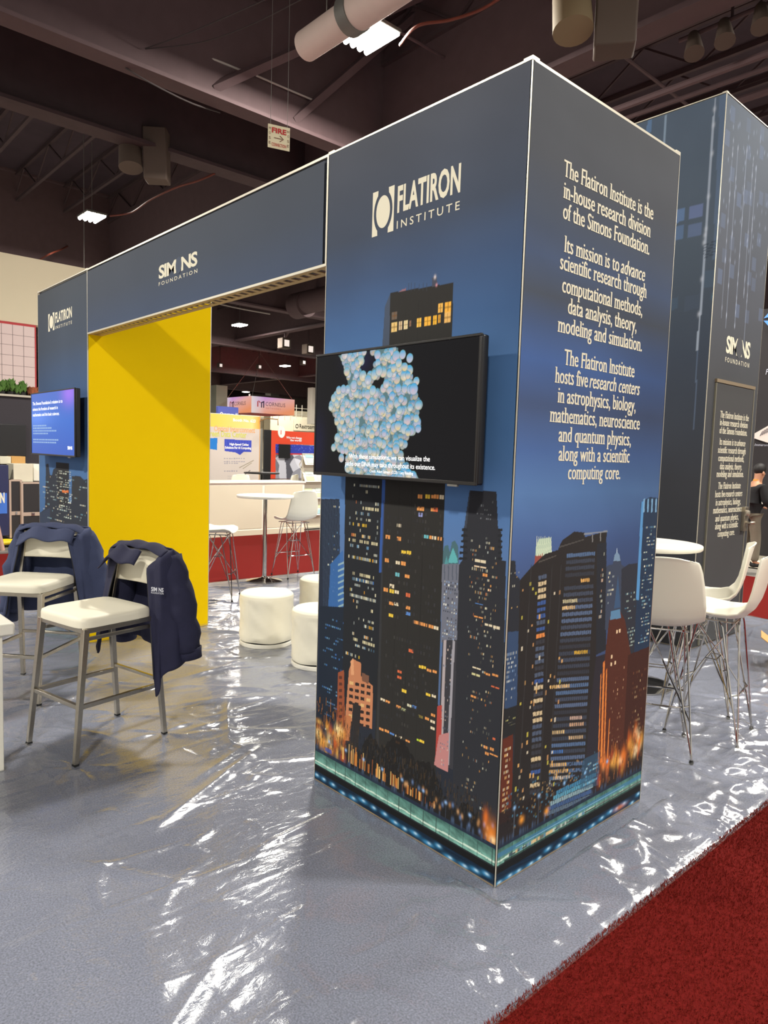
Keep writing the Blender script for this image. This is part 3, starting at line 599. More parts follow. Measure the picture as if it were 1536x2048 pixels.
    for x0, w_, y0 in [(1206, 4, 1325), (1212, 2.5, 1340), (1201, 2, 1350), (1218, 2, 1440)]:
        P([(x0, y0), (x0+w_, y0-4), (x0+w_-6, 1560), (x0-7, 1570)], (216, 116, 52), .9); P([(x0+w_*.4, y0), (x0+w_*.7, y0), (x0+w_*.7-7, 1560), (x0+w_*.4-7, 1560)], (246, 170, 90), .8)
    # street levels
    c.rect(0, .16, TD, .30, (40, 34, 34), .9)
    for i in range(420):
        u = r.uniform(.03, .72); v = r.uniform(.2, .36); c.rect(u, v, u+r.uniform(.004, .012), v+.009, [(52, 50, 52), (36, 36, 40), (200, 160, 100), (70, 120, 150), (28, 26, 26)][i % 5], .75 if i % 5 != 2 else .4)
    for j in range(5):
        P([(1112-6*j, 1582+11*j), (1192-3*j, 1545+11*j), (1192-3*j, 1553+11*j), (1112-6*j, 1590+11*j)], [(70, 140, 180), (96, 170, 200), (150, 180, 190), (70, 100, 150), (100, 120, 140)][j], .85)
        for i in range(18): X = 1112-6*j+80*i/18; Y = 1582+11*j-37*i/18; P([(X, Y), (X+1, Y), (X+1, Y+8), (X, Y+8)], (44, 60, 74), .8)
    P([(1165, 1520), (1200, 1502), (1197, 1570), (1160, 1580)], (58, 92, 120), .6); a, b = fb(1166, 1575), fb(1197, 1515); c.windows(a[0], b[0], a[1], b[1], 8, 6, [(110, 180, 220), (170, 210, 225)], .6, .8, .5, .6)
    for i in range(46): u = r.uniform(.70, 1.10); c.glow(u, r.uniform(.2, .33)+(.05 if u > .95 else 0), r.uniform(.006, .02), r.uniform(.012, .04), [(232, 120, 40), (248, 180, 80), (190, 70, 30), (255, 230, 180), (240, 130, 50)][i % 5], r.uniform(.4, .95))
    for i in range(120): u = r.uniform(.68, 1.1); v = r.uniform(.17, .36); c.rect(u, v, u+.003, v+r.uniform(.01, .05), [(60, 30, 20), (44, 28, 22), (220, 140, 70)][i % 3], .6)
    for u in (.10, .26, .44, .60, .78): c.rect(u, .15, u+.003, .29, (86, 96, 110), .8); c.glow(u, .29, .008, .008, (150, 200, 250), .95)
    for u, v in [(.15, .225), (.32, .205)]: c.glow(u, v, .014, .014, (244, 160, 60), .95)
    band_bottom(c, 0, TD, 0, 11)
    c.rect(0, .118, TD, .136, (64, 120, 160), .75); c.rect(.12, .122, .95, .127, (150, 200, 225), .85); c.rect(.1, .098, TD, .106, (60, 50, 54), .8)
    for i in range(40): u = r.uniform(.02, .6); c.rect(u, .098, u+r.uniform(.01, .03), .112, [(200, 210, 200), (90, 140, 170), (60, 80, 90), (220, 190, 140)][i % 4], .8)
    c.rect(.05, .052, TD, .096, (18, 19, 22), .82); c.glow(.92, .03, .05, .01, (210, 120, 70), .8)
    return c

ORG = (0, 0, 0)
tower = thing('display_tower', 'square navy tower with a city skyline print and mission text, in the foreground', 'display tower', (-TW/2, TD/2, 0), 0)
def into(par, *obs):
    for o in obs: o.parent = par; o.matrix_parent_inverse = Matrix.Translation(par.location).inverted() if par.rotation_euler.z == 0 else par.matrix_basis.inverted()
def frame_box(name, x0, x1, y0, y1, z1, par):
    """aluminium tube frame edges and dark core of a fabric tower"""
    core = MB().box((x0+.012, y0+.012, .008), (x1-.012, y1-.012, z1-.012)).build('fabric_body', navyframe)
    s = .007
    for x in (x0, x1):
        for y in (y0, y1):
            into(par, MB().box((min(x, x+(s if x == x0 else -s)), min(y, y+(s if y == y0 else -s)), 0.006), (max(x, x+(s if x == x0 else -s)), max(y, y+(s if y == y0 else -s)), z1-.01)).build('corner_profile', alu))
    t = MB(); q = .016
    t.box((x0, y0, z1-.008), (x1, y0+q, z1)); t.box((x0, y1-q, z1-.010), (x1, y1, z1)); t.box((x0, y0+q, z1-.010), (x0+q, y1-q, z1)); t.box((x1-q, y0+q, z1-.010), (x1, y1-q, z1))
    for x in (x0+.02, x1-.02):
        for y in (y0+.02, y1-.02): t.box((x-.02, y-.02, z1), (x+.02, y+.02, z1+.006))
    tp = t.build('top_rail', alu)
    b = MB(); b.box((x0+.01, y0-.001, .003), (x1-.01, y0+.012, .009)); b.box((x1-.012, y0+.01, .003), (x1+.001, y1-.01, .009))
    bp_ = b.build('base_rail', mat('base_rail_tan', (150, 128, 92), .6))
    into(par, core, tp, bp_)
frame_box('t', -TW, 0, 0, TD, HT, tower)
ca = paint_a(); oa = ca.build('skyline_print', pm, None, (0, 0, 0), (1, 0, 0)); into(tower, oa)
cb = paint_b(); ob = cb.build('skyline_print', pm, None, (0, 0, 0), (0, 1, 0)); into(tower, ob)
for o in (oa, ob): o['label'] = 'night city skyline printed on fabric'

def emblem(par, org, ud, nrm, u0, u1, v0, v1, lift=.0012):
    """disc between two concave brackets"""
    uc, vc, a, b = (u0+u1)/2, (v0+v1)/2, (u1-u0)/2, (v1-v0)/2; mb = MB(); O_, U_, N_ = Vector(org), Vector(ud), Vector(nrm)
    P = lambda x, y: tuple(O_+U_*(uc+x*a)+Vector((0, 0, vc+y*b))+N_*lift)
    mb.add([P(.64*math.cos(2*PI*i/40), .72*math.sin(2*PI*i/40)) for i in range(40)], [tuple(range(40))])
    arc = [(-.86*math.cos(t), .95*math.sin(t)) for t in np.linspace(.95, -.95, 14)]
    for s in (1, -1):
        outer = [(-1, 1.0), (-.48, 1.0)]+arc+[(-.48, -1.0), (-1, -1.0)]
        n = len(arc); vs = [P(s*x, y) for x, y in arc]+[P(s*-1, y) for x, y in arc]
        mb.add(vs, [(i, i+1, n+i+1, n+i) for i in range(n-1)])
        mb.add([P(s*x, y) for x, y in [(-1, 1), (-.48, 1), arc[0], (-1, arc[0][1])]], [(0, 1, 2, 3)]); mb.add([P(s*x, -y) for x, y in [(-1, 1), (-.48, 1), arc[0], (-1, arc[0][1])]], [(0, 1, 2, 3)])
    o = mb.build('emblem', cream); into(par, o); return o
def flatiron_logo(par, org, ud, nrm, u0, u1, v0, v1):
    w_ = u1-u0; h = v1-v0
    emblem(par, org, ud, nrm, u0, u0+w_*.27, v0, v1)
    into(par, sans('FLATIRON', 'lettering', cream, None, org, ud, nrm, u0+w_*.31, u1, v0+h*.36, v0+h*.94, .032, 1.03))
    into(par, sans('INSTITUTE', 'lettering', cream, None, org, ud, nrm, u0+w_*.31, u1, v0+h*.02, v0+h*.19, .006, 1.45))
def simons_logo(par, org, ud, nrm, u0, u1, v0, v1, back):
    w_ = u1-u0; h = v1-v0; bt = .34
    into(par, sans('SIM', 'lettering', cream, None, org, ud, nrm, u0, u0+w_*.47, v0+h*bt, v1, .03, .88))
    into(par, sans('NS', 'lettering', cream, None, org, ud, nrm, u0+w_*.60, u1, v0+h*bt, v1, .03, .9))
    O_, U_, N_ = Vector(org), Vector(ud), Vector(nrm); uc = u0+w_*.535; vc = (v0+h*bt+v1)/2; rr = (v1-v0)*(1-bt)*.62
    d = MB().add([tuple(O_+U_*(uc+.80*rr*math.cos(2*PI*i/32)*.95)+Vector((0, 0, vc+rr*math.sin(2*PI*i/32)))+N_*.0018) for i in range(32)], [tuple(range(32))]).build('logo_gap', back); into(par, d)
    into(par, sans('FOUNDATION', 'lettering', cream, None, org, ud, nrm, u0, u1, v0, v0+h*.18, .006, 1.5))
A_ = ((0, 0, 0), (1, 0, 0), (0, -1, 0))
flatiron_logo(tower, *A_, -.836, -.319, 2.60, 2.79)

LINES = [([('The Flatiron Institute is the', 0)], (220, 205), (727, 455)), ([('in-house research division', 0)], (220, 330), (712, 555)), ([('of the Simons Foundation.', 0)], (215, 445), (705, 655)),
         ([('Its mission is to', 0), ('advance', 1)], (225, 640), (680, 803)), ([('scientific research through', 0)], (198, 742), (690, 893)), ([('computational methods,', 0)], (210, 868), (665, 1000)), ([('data analysis, theory,', 0)], (243, 985), (632, 1095)), ([('modeling and simulation.', 0)], (188, 1095), (663, 1200)),
         ([('The Flatiron Institute', 0)], (222, 1280), (620, 1350)), ([('hosts five', 0), ('research centers', 1)], (172, 1383), (650, 1450)), ([('in astrophysics, biology,', 0)], (187, 1495), (627, 1545)), ([('mathematics, neuroscience', 0)], (143, 1603), (650, 1648)), ([('and quantum physics,', 0)], (190, 1715), (600, 1740)), ([('along with a scientific', 0)], (190, 1823), (592, 1837)), ([('computing core.', 0)], (243, 1930), (540, 1930))]
TXT = []
for segs, l, rr in LINES:
    p, q = fb(1050+l[0]/2.845, 280+l[1]/2.844), fb(1050+rr[0]/2.845, 280+rr[1]/2.844)
    v, f = serif_line(segs); TXT.append((v, f, p[0], q[0], (p[1]+q[1])/2))
sy_txt = .060/caph()
for v, f, u0, u1, vb in TXT:
    o = place_text(v, f, 'lettering', cream, None, (0, 0, 0), (0, 1, 0), u0, vb, (u1-u0)/v[:, 0].max(), sy_txt, .001, (1, 0, 0)); into(tower, o)

# archway header and the left tower with its yellow side
HX0, HX1, HB, HD = -4.32, -TW, 2.535, .12
hmat = mat('header_navy', (68, 80, 102), .75, noise=.06, scale=1.2)
header = thing('archway_header', 'long navy header joining the two towers over the doorway, with white lettering', 'archway header', ((HX0+HX1)/2, HD/2, HB))
# print of the header
c = Canvas(np.arange(HX0+.004, HX1-.003, .03), np.arange(HB+.012, HT-.003, .02)); c.C = ramp(c.GV, [(2.25, (70, 92, 130)), (2.5, (68, 82, 108)), (2.8, (70, 78, 92)), (3.05, (72, 78, 88))])*(1+.05*fnoise(c.GU, c.GV, 2, 4, .5))[..., None]
into(header, c.build('printed_panel', pm, None, (0, 0, 0), (1, 0, 0)))
into(header, MB().box((HX0, .01, HB+.03), (HX1, HD, HT-.012)).build('fabric_body', navyframe))
mb = MB(); mb.box((HX0, 0, HT-.012), (HX1, .016, HT)); mb.box((HX0, 0, HB), (HX1, .006, HB+.012)); mb.box((HX1-.008, -.001, HB), (HX1+.004, .012, HT)); mb.box((HX0-.004, -.001, HB), (HX0+.004, .012, HT))
into(header, mb.build('edge_profile', alu))
mb = MB(); tan = mat('perforated_tan', (196, 164, 104), .6)
mb.box((HX0, .006, HB), (HX1, .034, HB+.004)); mb.box((HX0, .086, HB), (HX1, HD, HB+.004))
for x in np.arange(HX0, HX1-.02, .075): mb.box((x, .034, HB), (x+.033, .086, HB+.004))
into(header, mb.build('perforated_strip', tan))
simons_logo(header, *A_, -3.0, -2.46, 2.715, 2.845, mat('logo_gap_navy', (68, 79, 99), .75))

LX0 = -5.602
ltower = thing('display_tower', 'far left navy tower with yellow side wall, small skyline print and a blue screen', 'display tower', ((LX0+HX0)/2, .55, 0))
frame_box('l', LX0, HX0, 0, 1.10, HT, ltower)
fl = lambda px, py: at(px, py, 'y', 0)[[0, 2]]
c = Canvas(np.arange(LX0+.004, HX0-.003, .008), vrows(1.7, HT)[::2], fl)
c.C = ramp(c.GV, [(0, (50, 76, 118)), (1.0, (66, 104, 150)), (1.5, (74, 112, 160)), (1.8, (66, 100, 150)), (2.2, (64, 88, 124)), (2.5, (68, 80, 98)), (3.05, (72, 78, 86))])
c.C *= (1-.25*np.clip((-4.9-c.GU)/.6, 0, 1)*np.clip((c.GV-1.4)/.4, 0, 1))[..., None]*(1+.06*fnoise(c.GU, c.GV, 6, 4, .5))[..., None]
for pts, q in [([(60, 1020), (74, 1030), (90, 1018), (92, 928), (97, 928), (100, 950), (104, 950), (107, 938), (112, 935), (112, 924), (138, 926), (138, 1006), (143, 1006), (144, 952), (160, 952), (168, 960), (175, 958), (175, 1300), (60, 1300)], (46, 52, 62)), ([(144, 954), (160, 953), (160, 1000), (144, 1000)], (52, 54, 56)), ([(112, 926), (137, 928), (136, 1010), (118, 1010)], (44, 46, 50)), ([(74, 1030), (100, 1015), (100, 1280), (74, 1280)], (50, 62, 82))]: c.px(pts, q)
a, b = fl(88, 1270), fl(174, 940)
c.windows(a[0], b[0], a[1], 1.36, 60, 60, [(225, 235, 225), (190, 215, 215), (120, 170, 190), (240, 220, 180)], .15, .6, .45, .65); c.windows(*[fl(104, 1)[0], fl(137, 1)[0]], 1.0, fl(120, 940)[1], 22, 22, [(225, 240, 225), (240, 240, 220)], .4, .7, .5, .6)
c.px([(124, 980), (137, 981), (137, 986), (124, 985)], (220, 120, 60), .9)
band_bottom(c, LX0, HX0, 0, 17)
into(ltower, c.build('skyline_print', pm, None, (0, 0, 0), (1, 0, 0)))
yw = MB().grid(lambda a, b: (HX0+.0015+.0025*math.sin(b*9+a*4)*math.sin(a*PI)*math.sin(b*PI), .008+a*1.085, .006+b*3.035), 24, 60).build('yellow_side_panel', yellow, smooth=True); yw['label'] = 'plain yellow fabric side wall'; into(ltower, yw)
flatiron_logo(ltower, *A_, -5.293, -4.675, 2.655, 2.81)

# tall dark tower behind
FX0, FX1, FY0, FY1, FH = -3.6, -1.13, 4.10, 5.20, 4.75
ftower = thing('display_tower', 'tallest tower, dark slate with faint light streaks and a door, standing behind the foreground tower', 'display tower', ((FX0+FX1)/2, (FY0+FY1)/2, 0))
frame_box('f', FX0, FX1, FY0, FY1, FH, ftower)
ff = lambda px, py: at(px, py, 'y', FY0)[[0, 2]]; fg = lambda px, py: at(px, py, 'x', FX1)[[1, 2]]
c = Canvas(np.arange(FX0+.004, FX1-.003, .010), np.arange(.006, FH-.01, .012), ff)
c.C = ramp(c.GV, [(0, (50, 50, 52)), (1.5, (60, 62, 68)), (2.6, (72, 82, 98)), (3.6, (92, 106, 122)), (4.75, (98, 114, 134))])*(1+.05*fnoise(c.GU, c.GV, 12, 4, .6))[..., None]
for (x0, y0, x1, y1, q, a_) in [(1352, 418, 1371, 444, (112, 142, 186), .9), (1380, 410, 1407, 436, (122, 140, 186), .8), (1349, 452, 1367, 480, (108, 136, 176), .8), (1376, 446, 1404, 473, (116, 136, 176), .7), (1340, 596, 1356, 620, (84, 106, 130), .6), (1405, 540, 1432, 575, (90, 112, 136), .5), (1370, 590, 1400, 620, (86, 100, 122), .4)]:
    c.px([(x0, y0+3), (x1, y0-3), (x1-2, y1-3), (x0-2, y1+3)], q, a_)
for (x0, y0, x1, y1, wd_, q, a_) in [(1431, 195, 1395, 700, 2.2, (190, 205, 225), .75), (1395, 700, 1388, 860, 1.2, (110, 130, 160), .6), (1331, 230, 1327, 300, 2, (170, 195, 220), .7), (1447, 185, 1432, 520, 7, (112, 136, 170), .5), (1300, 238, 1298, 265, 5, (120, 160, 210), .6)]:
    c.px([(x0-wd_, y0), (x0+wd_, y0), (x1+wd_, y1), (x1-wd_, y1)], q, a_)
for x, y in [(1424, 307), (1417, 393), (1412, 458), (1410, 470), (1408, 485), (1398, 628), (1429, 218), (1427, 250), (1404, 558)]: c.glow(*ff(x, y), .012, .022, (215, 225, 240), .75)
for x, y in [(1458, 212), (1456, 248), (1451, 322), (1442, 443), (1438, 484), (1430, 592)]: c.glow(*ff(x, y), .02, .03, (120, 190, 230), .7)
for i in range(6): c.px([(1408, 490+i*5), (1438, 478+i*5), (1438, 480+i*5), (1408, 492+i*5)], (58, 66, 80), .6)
into(ftower, c.build('streaked_print', pm, None, (0, FY0, 0), (1, 0, 0)))
c = Canvas(np.arange(FY0+.004, FY1-.003, .006), np.arange(.006, FH-.01, .009), fg); r = np.random.default_rng(31)
c.C = ramp(c.GV, [(0, (56, 56, 58)), (2.4, (70, 72, 76)), (3.3, (78, 82, 92)), (4.75, (88, 98, 112))])*(1+.06*fnoise(c.GU, c.GV, 14, 4, .6))[..., None]
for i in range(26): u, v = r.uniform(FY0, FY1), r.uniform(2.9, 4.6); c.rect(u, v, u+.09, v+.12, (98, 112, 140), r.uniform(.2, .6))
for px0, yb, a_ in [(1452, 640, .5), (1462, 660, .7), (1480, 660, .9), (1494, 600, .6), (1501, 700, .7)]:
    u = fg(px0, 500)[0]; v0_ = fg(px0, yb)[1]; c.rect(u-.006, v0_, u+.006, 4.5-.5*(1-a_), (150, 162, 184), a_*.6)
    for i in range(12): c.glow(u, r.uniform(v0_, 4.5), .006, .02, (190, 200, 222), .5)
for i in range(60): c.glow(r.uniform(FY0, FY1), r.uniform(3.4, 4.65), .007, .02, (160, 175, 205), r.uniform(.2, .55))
into(ftower, c.build('streaked_print', pm, None, (FX1, 0, 0), (0, 1, 0)))
N_ = ((FX1, 0, 0), (0, 1, 0), (1, 0, 0))
sl = [fg(1452, 712)[0], fg(1499, 715)[0]]
simons_logo(ftower, *N_, 4.42, 4.95, 2.56, 2.79, mat('logo_gap_slate', (71, 73, 78), .75))
door = box_part('door', (FX1+.001, 4.26, .02), (FX1+.014, 5.07, 2.36), mat('door_slate', (62, 62, 63), .7), bevel=.002)
into(ftower, door)
box = MB(); box.box((FX1, 4.24, 2.365), (FX1+.02, 5.09, 2.395)); into(ftower, box.build('door_head_strip', mat('bronze_strip', (132, 116, 92), .5)))
box = MB(); box.box((FX1+.001, 4.243, .02), (FX1+.016, 4.253, 2.36)); box.box((FX1+.001, 5.077, .02), (FX1+.016, 5.09, 2.36)); into(ftower, box.build('door_frame', mat('door_frame_grey', (150, 146, 128), .5, .4)))
dm = door.matrix_parent_inverse.copy()
hh = MB().box((FX1+.014, 4.98, 1.02), (FX1+.05, 5.05, 1.25)); hh.tube([(FX1+.05, 5.015, 1.10), (FX1+.09, 5.015, 1.10), (FX1+.095, 5.10, 1.10)], .012, 10); hh.lathe([(.03, 0), (.034, .02), (.03, .045), (.0, .05)], (FX1+.05, 5.015, 1.17), 16)
ho = hh.build('door_lock', mat('satin_nickel', (186, 176, 158), .3, .9), bevel=.004); ho.parent = door; ho['label'] = 'silver keypad lock with lever'
c0 = 4.655
zb = [2.02, 1.94, 1.86, 1.745, 1.665, 1.585, 1.505, 1.425, 1.31, 1.23, 1.15, 1.07, .99, .915, .835]
zz = [fg(1460+0*i, y)[1] for i, y in enumerate([838, 853, 869, 891, 907, 923, 939, 954, 977, 993, 1009, 1024, 1040, 1055, 1070])]
for (v, f, u0, u1, vb), z in zip(TXT, zz):
    wd_ = (u1-u0)*.93; uc = (u0+u1)/2-.535
    o = place_text(v, f, 'lettering', cream, None, (FX1, 0, 0), (0, 1, 0), c0+uc-wd_/2, z, wd_/v[:, 0].max(), sy_txt*1.0, .0155, (1, 0, 0)); o.parent = door

# ------------------------------------------------------------------ wall screens
screen_sign_mat = print_mat('screen_and_sign_glow', True, .1, 1.0); screen_sign_mat.node_tree.nodes['Principled BSDF'].inputs['Specular IOR Level'].default_value = .09
bez = mat('bezel_dark', (44, 42, 40), .35, .3)
def wall_screen(label, x0, x1, z0, z1, paint, yf=-.115, extra=None):
    t = thing('wall_screen', label, 'television', ((x0+x1)/2, yf, z0))
    w_, h = x1-x0, z1-z0; b = .010
    mb = MB(); mb.box((-w_/2, 0, 0), (w_/2, .012, b+.004)); mb.box((-w_/2, 0, h-b), (w_/2, .012, h)); mb.box((-w_/2, 0, b), (-w_/2+b, .012, h-b)); mb.box((w_/2-b, 0, b), (w_/2, .012, h-b))
    mb.build('bezel', bez, t, bevel=.002)
    mb = MB(); mb.box((-w_/2+.002, .012, .002), (w_/2-.002, .048, h-.002)); mb.box((-w_*.36, .048, h*.06), (w_*.36, .07, h*.7)); mb.build('back_housing', black_pl, t, bevel=.006)
    mb = MB(); mb.box((-.2, .07, h*.3), (.2, .085, h*.62)); mb.box((-.16, .085, h*.32), (-.12, -yf-.005, h*.6)); mb.box((.12, .085, h*.32), (.16, -yf-.005, h*.6)); mb.build('wall_bracket', black_pl, t)
    MB().box((w_*.36, -.001, -.008), (w_*.41, .01, .0)).build('sensor_bar', lamp_grey, t)
    c = Canvas(np.arange(b, w_-b+.001, .0021), np.arange(b+.004, h-b+.001, .0021)); paint(c, w_, h)
    s_ = c.build('screen', screen_sign_mat, t, (-w_/2, .003, 0), (1, 0, 0)); s_['label'] = 'lit screen picture'
    return t
def paint_molecule(c, w_, h):
    c.C[:] = lin((7, 7, 10)); c.C += (lin((22, 22, 60))*np.exp(-((c.GU-.3)/.08)**2-((c.GV-.5)/.05)**2)[..., None]); c.C += (lin((20, 20, 62))*.5*np.exp(-((c.GU-.03)/.05)**2-((c.GV-.14)/.12)**2)[..., None])
    def m_(cx, cy): p = at(610+cx/3.84, 640+cy/3.84, 'y', -.115); return p[0]+1.0757, p[2]-1.545
    body = np.array([m_(*p) for p in [(250, 270), (470, 240), (430, 340), (400, 385), (480, 430), (520, 370), (545, 300), (500, 230), (710, 210), (720, 330), (800, 390), (820, 470), (850, 600), (880, 650), (850, 760), (880, 830), (800, 870), (760, 960), (720, 980), (750, 1090), (880, 1225), (330, 1190), (310, 1000), (225, 1000), (250, 900), (230, 740), (190, 660), (230, 580), (330, 520), (320, 450), (290, 330)]])
    holes = [np.array([m_(*p) for p in H_]) for H_ in ([(490, 490), (560, 430), (605, 440), (600, 520), (540, 530)], [(330, 910), (375, 890), (385, 935), (340, 940)], [(480, 850), (510, 860), (500, 900)])]
    def ins(P, x, y):
        r_ = False
        for i in range(len(P)):
            x0, y0 = P[i]; x1, y1 = P[i-1]
            if (y0 > y) != (y1 > y) and x < (x1-x0)*(y-y0)/(y1-y0)+x0: r_ = not r_
        return r_
    r = np.random.default_rng(17); pts = []
    c.poly(body, (96, 128, 132), .9)
    for q in holes: c.poly(q, (7, 7, 10))
    while len(pts) < 640:
        x, y = r.uniform(.04, .72), r.uniform(.0, .56)
        if ins(body, x, y) and not any(ins(q, x, y) for q in holes): pts.append((x, y, r.random()))
    pts += [(*m_(a, b_), 1.2) for a, b_ in [(745, 265), (800, 292), (715, 330), (762, 360), (850, 470), (830, 530), (865, 655), (850, 755), (865, 835), (255, 540), (290, 530), (195, 670), (215, 600), (245, 905), (215, 980), (275, 1060), (390, 420), (440, 430), (480, 460), (530, 420), (565, 390)]]
    pts.sort(key=lambda p: p[2])
    for x, y, z in pts:
        R_ = r.uniform(.0150, .0225)*(.85+.2*z); k = c.sl(x-R_, y-R_, x+R_, y+R_); dx, dy = (c.GU[k]-x)/R_, (c.GV[k]-y)/R_; rr = dx*dx+dy*dy
        if rr.size == 0: continue
        right = np.clip((x-.2)/.45, 0, 1); t = np.clip((dy+.7)/1.4, 0, 1)[..., None]**1.3; cy = r.uniform(.6, 1)*(.45+.55*right)
        top = lin((60, 178, 236))*cy+lin((150, 190, 205))*(1-cy); bot = lin([(225, 205, 200), (235, 215, 180), (205, 200, 215), (215, 215, 205)][r.integers(4)])
        col = bot*(1-t)+top*t; hx, hy = r.uniform(-.3, .3), r.uniform(-.6, -.1)
        g = np.exp(-((dx-hx)/.3)**2-((dy-hy)/.25)**2)[..., None]; col = col*(1-.6*g)+.6*g*lin([(245, 215, 120), (235, 190, 200), (250, 250, 235), (170, 200, 240)][r.integers(4)])
        rim = np.clip((rr-.62)/.3, 0, 1)[..., None]; col = col*(1-.6*rim)+.6*rim*lin([(120, 180, 150), (160, 190, 140), (80, 160, 190)][r.integers(3)])
        edge = np.clip((rr-.84)/.16, 0, 1)[..., None]; col = col*(1-.6*edge)
        col *= (.42+.5*min(1, z+.25)); c.C[k] = np.where((rr < 1)[..., None], col*.95, c.C[k])
sw = dict(x0=-1.0757, x1=-.084, z0=1.545, z1=2.095)
tv = wall_screen('wall screen showing a cluster of glassy blue bubbles on black, on the foreground tower', sw['x0'], sw['x1'], sw['z0'], sw['z1'], paint_molecule)
caption = mat('caption_white', (235, 235, 235), .5, emit=(240, 240, 240), estr=.8)
T_ = ((-1.0757, -.115, 1.545), (1, 0, 0), (0, -1, 0))
def cap(s, cx0, cy0, cx1, h_, b=.018):
    p = at(610+cx0/3.84, 640+cy0/3.84, 'y', -.115); q = at(610+cx1/3.84, 640+cy0/3.84, 'y', -.115)
    o = sans(s, 'caption', caption, None, *T_, p[0]+1.0757, q[0]+1.0757, p[2]-1.545, p[2]-1.545+h_, b, 1, lift=-.0015); into(tv, o)
def cap2(s, u0, u1, v, h_, b=.006): o = sans(s, 'caption', caption, None, *T_, u0, u1, v, v+h_, b, 1, lift=-.0015); into(tv, o)
cap2('With these simulations, we can visualize the', .26, .755, .082, .020)
cap2('paths our DNA may take throughout its existence.', .235, .785, .050, .020)
cap2('Credit: Adam Lamson (CCB) / Lucy Reading', .40, .665, .026, .012, .005)

def paint_blue(c, w_, h):
    c.C = ramp(c.GV, [(0, (30, 84, 190)), (.3, (36, 104, 205)), (.58, (66, 104, 200))])
    c.C += lin((190, 60, 190))*.55*np.exp(-((c.GU-1.02)/.18)**2-((c.GV-.52)/.1)**2)[..., None]
    c.C += lin((120, 150, 220))*.35*np.exp(-((c.GU-.15)/.4)**2-((c.GV-.33)/.08)**2)[..., None]
    for j, (v, n) in enumerate([(.255, .35), (.232, .5), (.208, .62), (.185, .42), (.13, .66), (.108, .62)]):
        r = np.random.default_rng(j); u = .05
        while u < .05+n:
            l = r.uniform(.02, .05); c.rect(u, v, u+l, v+.013, (150, 185, 225), .85); u += l+.008
tv2 = wall_screen('blue wall screen with lines of text, on the far left tower', -5.435, -4.285, 1.545, 2.10, paint_blue)
T_ = ((-5.435, -.115, 1.545), (1, 0, 0), (0, -1, 0))
for s, u1, v in [("The Simons Foundation's mission is to", .86, .445), ('advance the frontiers of research in', .74, .395), ('mathematics and the basic sciences.', .78, .345)]:
    into(tv2, sans(s, 'caption', caption, None, *T_, .05, u1, v, v+.028, .01, 1, lift=-.0015))
into(tv2, sans('SIM NS', 'caption', caption, None, *T_, .98, 1.09, .06, .088, .03, .9, lift=-.0015))

# ------------------------------------------------------------------ white bar chairs on steel legs, with jackets
def bar_chair(label, loc, rz):
    t = thing('bar_chair', label, 'bar chair', loc, rz, None)
    feet = [(-.225, -.275), (.225, -.275), (-.225, .275), (.225, .275)]; tops = [(-.205, -.205), (.205, -.205), (-.205, .215), (.205, .215)]
    for f_, p in zip(feet, tops):
        lg = MB().bar((p[0], p[1], .70), (f_[0], f_[1], .012), .032, .024).build('leg', steel, t, bevel=.002)
        MB().bar((f_[0]+.001*0, f_[1], .013), (f_[0], f_[1], .004), .026).build('foot_cap', rubber, lg)
    mb = MB(); P = lambda i, z: tuple(np.array(tops[i]+(.70,))+(np.array(feet[i]+(.012,))-np.array(tops[i]+(.70,)))*((.70-z)/.688))
    for a, b, z in [(0, 1, .30), (0, 2, .30), (1, 3, .30)]: mb.bar(P(a, z), P(b, z), .022)
    mb.bar(P(2, .33), P(3, .33), .018)
    mb.build('footrest_rail', steel, t, bevel=.002)
    mb = MB()
    for a, b in [(0, 1), (1, 3), (3, 2), (2, 0)]: mb.bar(tops[a]+(.69,), tops[b]+(.69,), .026)
    for s in (-1, 1): mb.bar((s*.20, -.19, .645), (s*.20, .2, .645), .018); mb.bar((s*.202, .215, .68), (s*.195, .275, 1.04), .022, .016)
    mb.build('seat_frame', steel, t, bevel=.002)
    def cush(a, b):   # superellipse pad top and sides
        th = a*2*PI; s_ = [1., 1.0, .985, .90, .5, 0.][int(b*5+.5)]; z = [.705, .735, .750, .761, .764, .765][int(b*5+.5)]
        e = .28; cx = abs(math.cos(th))**e*math.copysign(1, math.cos(th)); sy = abs(math.sin(th))**e*math.copysign(1, math.sin(th))
        return (cx*.222*s_, -.012+sy*.222*s_, z)
    mb = MB().grid(cush, 64, 5); mb.box((-.205, -.215, .700), (.205, .19, .706)); mb.build('seat_cushion', vinyl, t, smooth=True, angle=60)
    def backp(a, b):
        x = (a-.5)*.41*(1-.06*b); z = .855+b*.19; y = .262+.035*b+.02*(1-(2*a-1)**2)
        return (x, y, z)
    bp_ = MB().grid(backp, 14, 8).build('backrest', vinyl, t, smooth=True, solid=.03, bevel=.008, angle=180)
    return t
def rot_of(fx, fy): return math.atan2(fx, -fy)
f1 = np.array([at(px, py, 'z', 0)[:2] for px, py in [(152, 1537), (60, 1485), (322, 1468), (239, 1433)]])
c1 = f1.mean(0); d1 = f1[:2].mean(0)-f1[2:].mean(0); rz1 = rot_of(*d1)
ch1 = bar_chair('white bar chair with the dark navy logo jacket, nearest chair at the left', (c1[0], c1[1], .002), rz1)
rr_ = np.array([-3.419, -.353]); fr2 = np.array([-3.05, -.755]); d2 = (fr2-rr_); d2 /= np.hypot(*d2); side2 = np.array([-d2[1], d2[0]])
c2 = (rr_+fr2)/2-.225*np.array([.737, .676]); rz2 = rot_of(*d2)
ch2 = bar_chair('white bar chair with the faded blue jacket and round tag, behind the nearer chair', (c2[0], c2[1], .002), rz2)
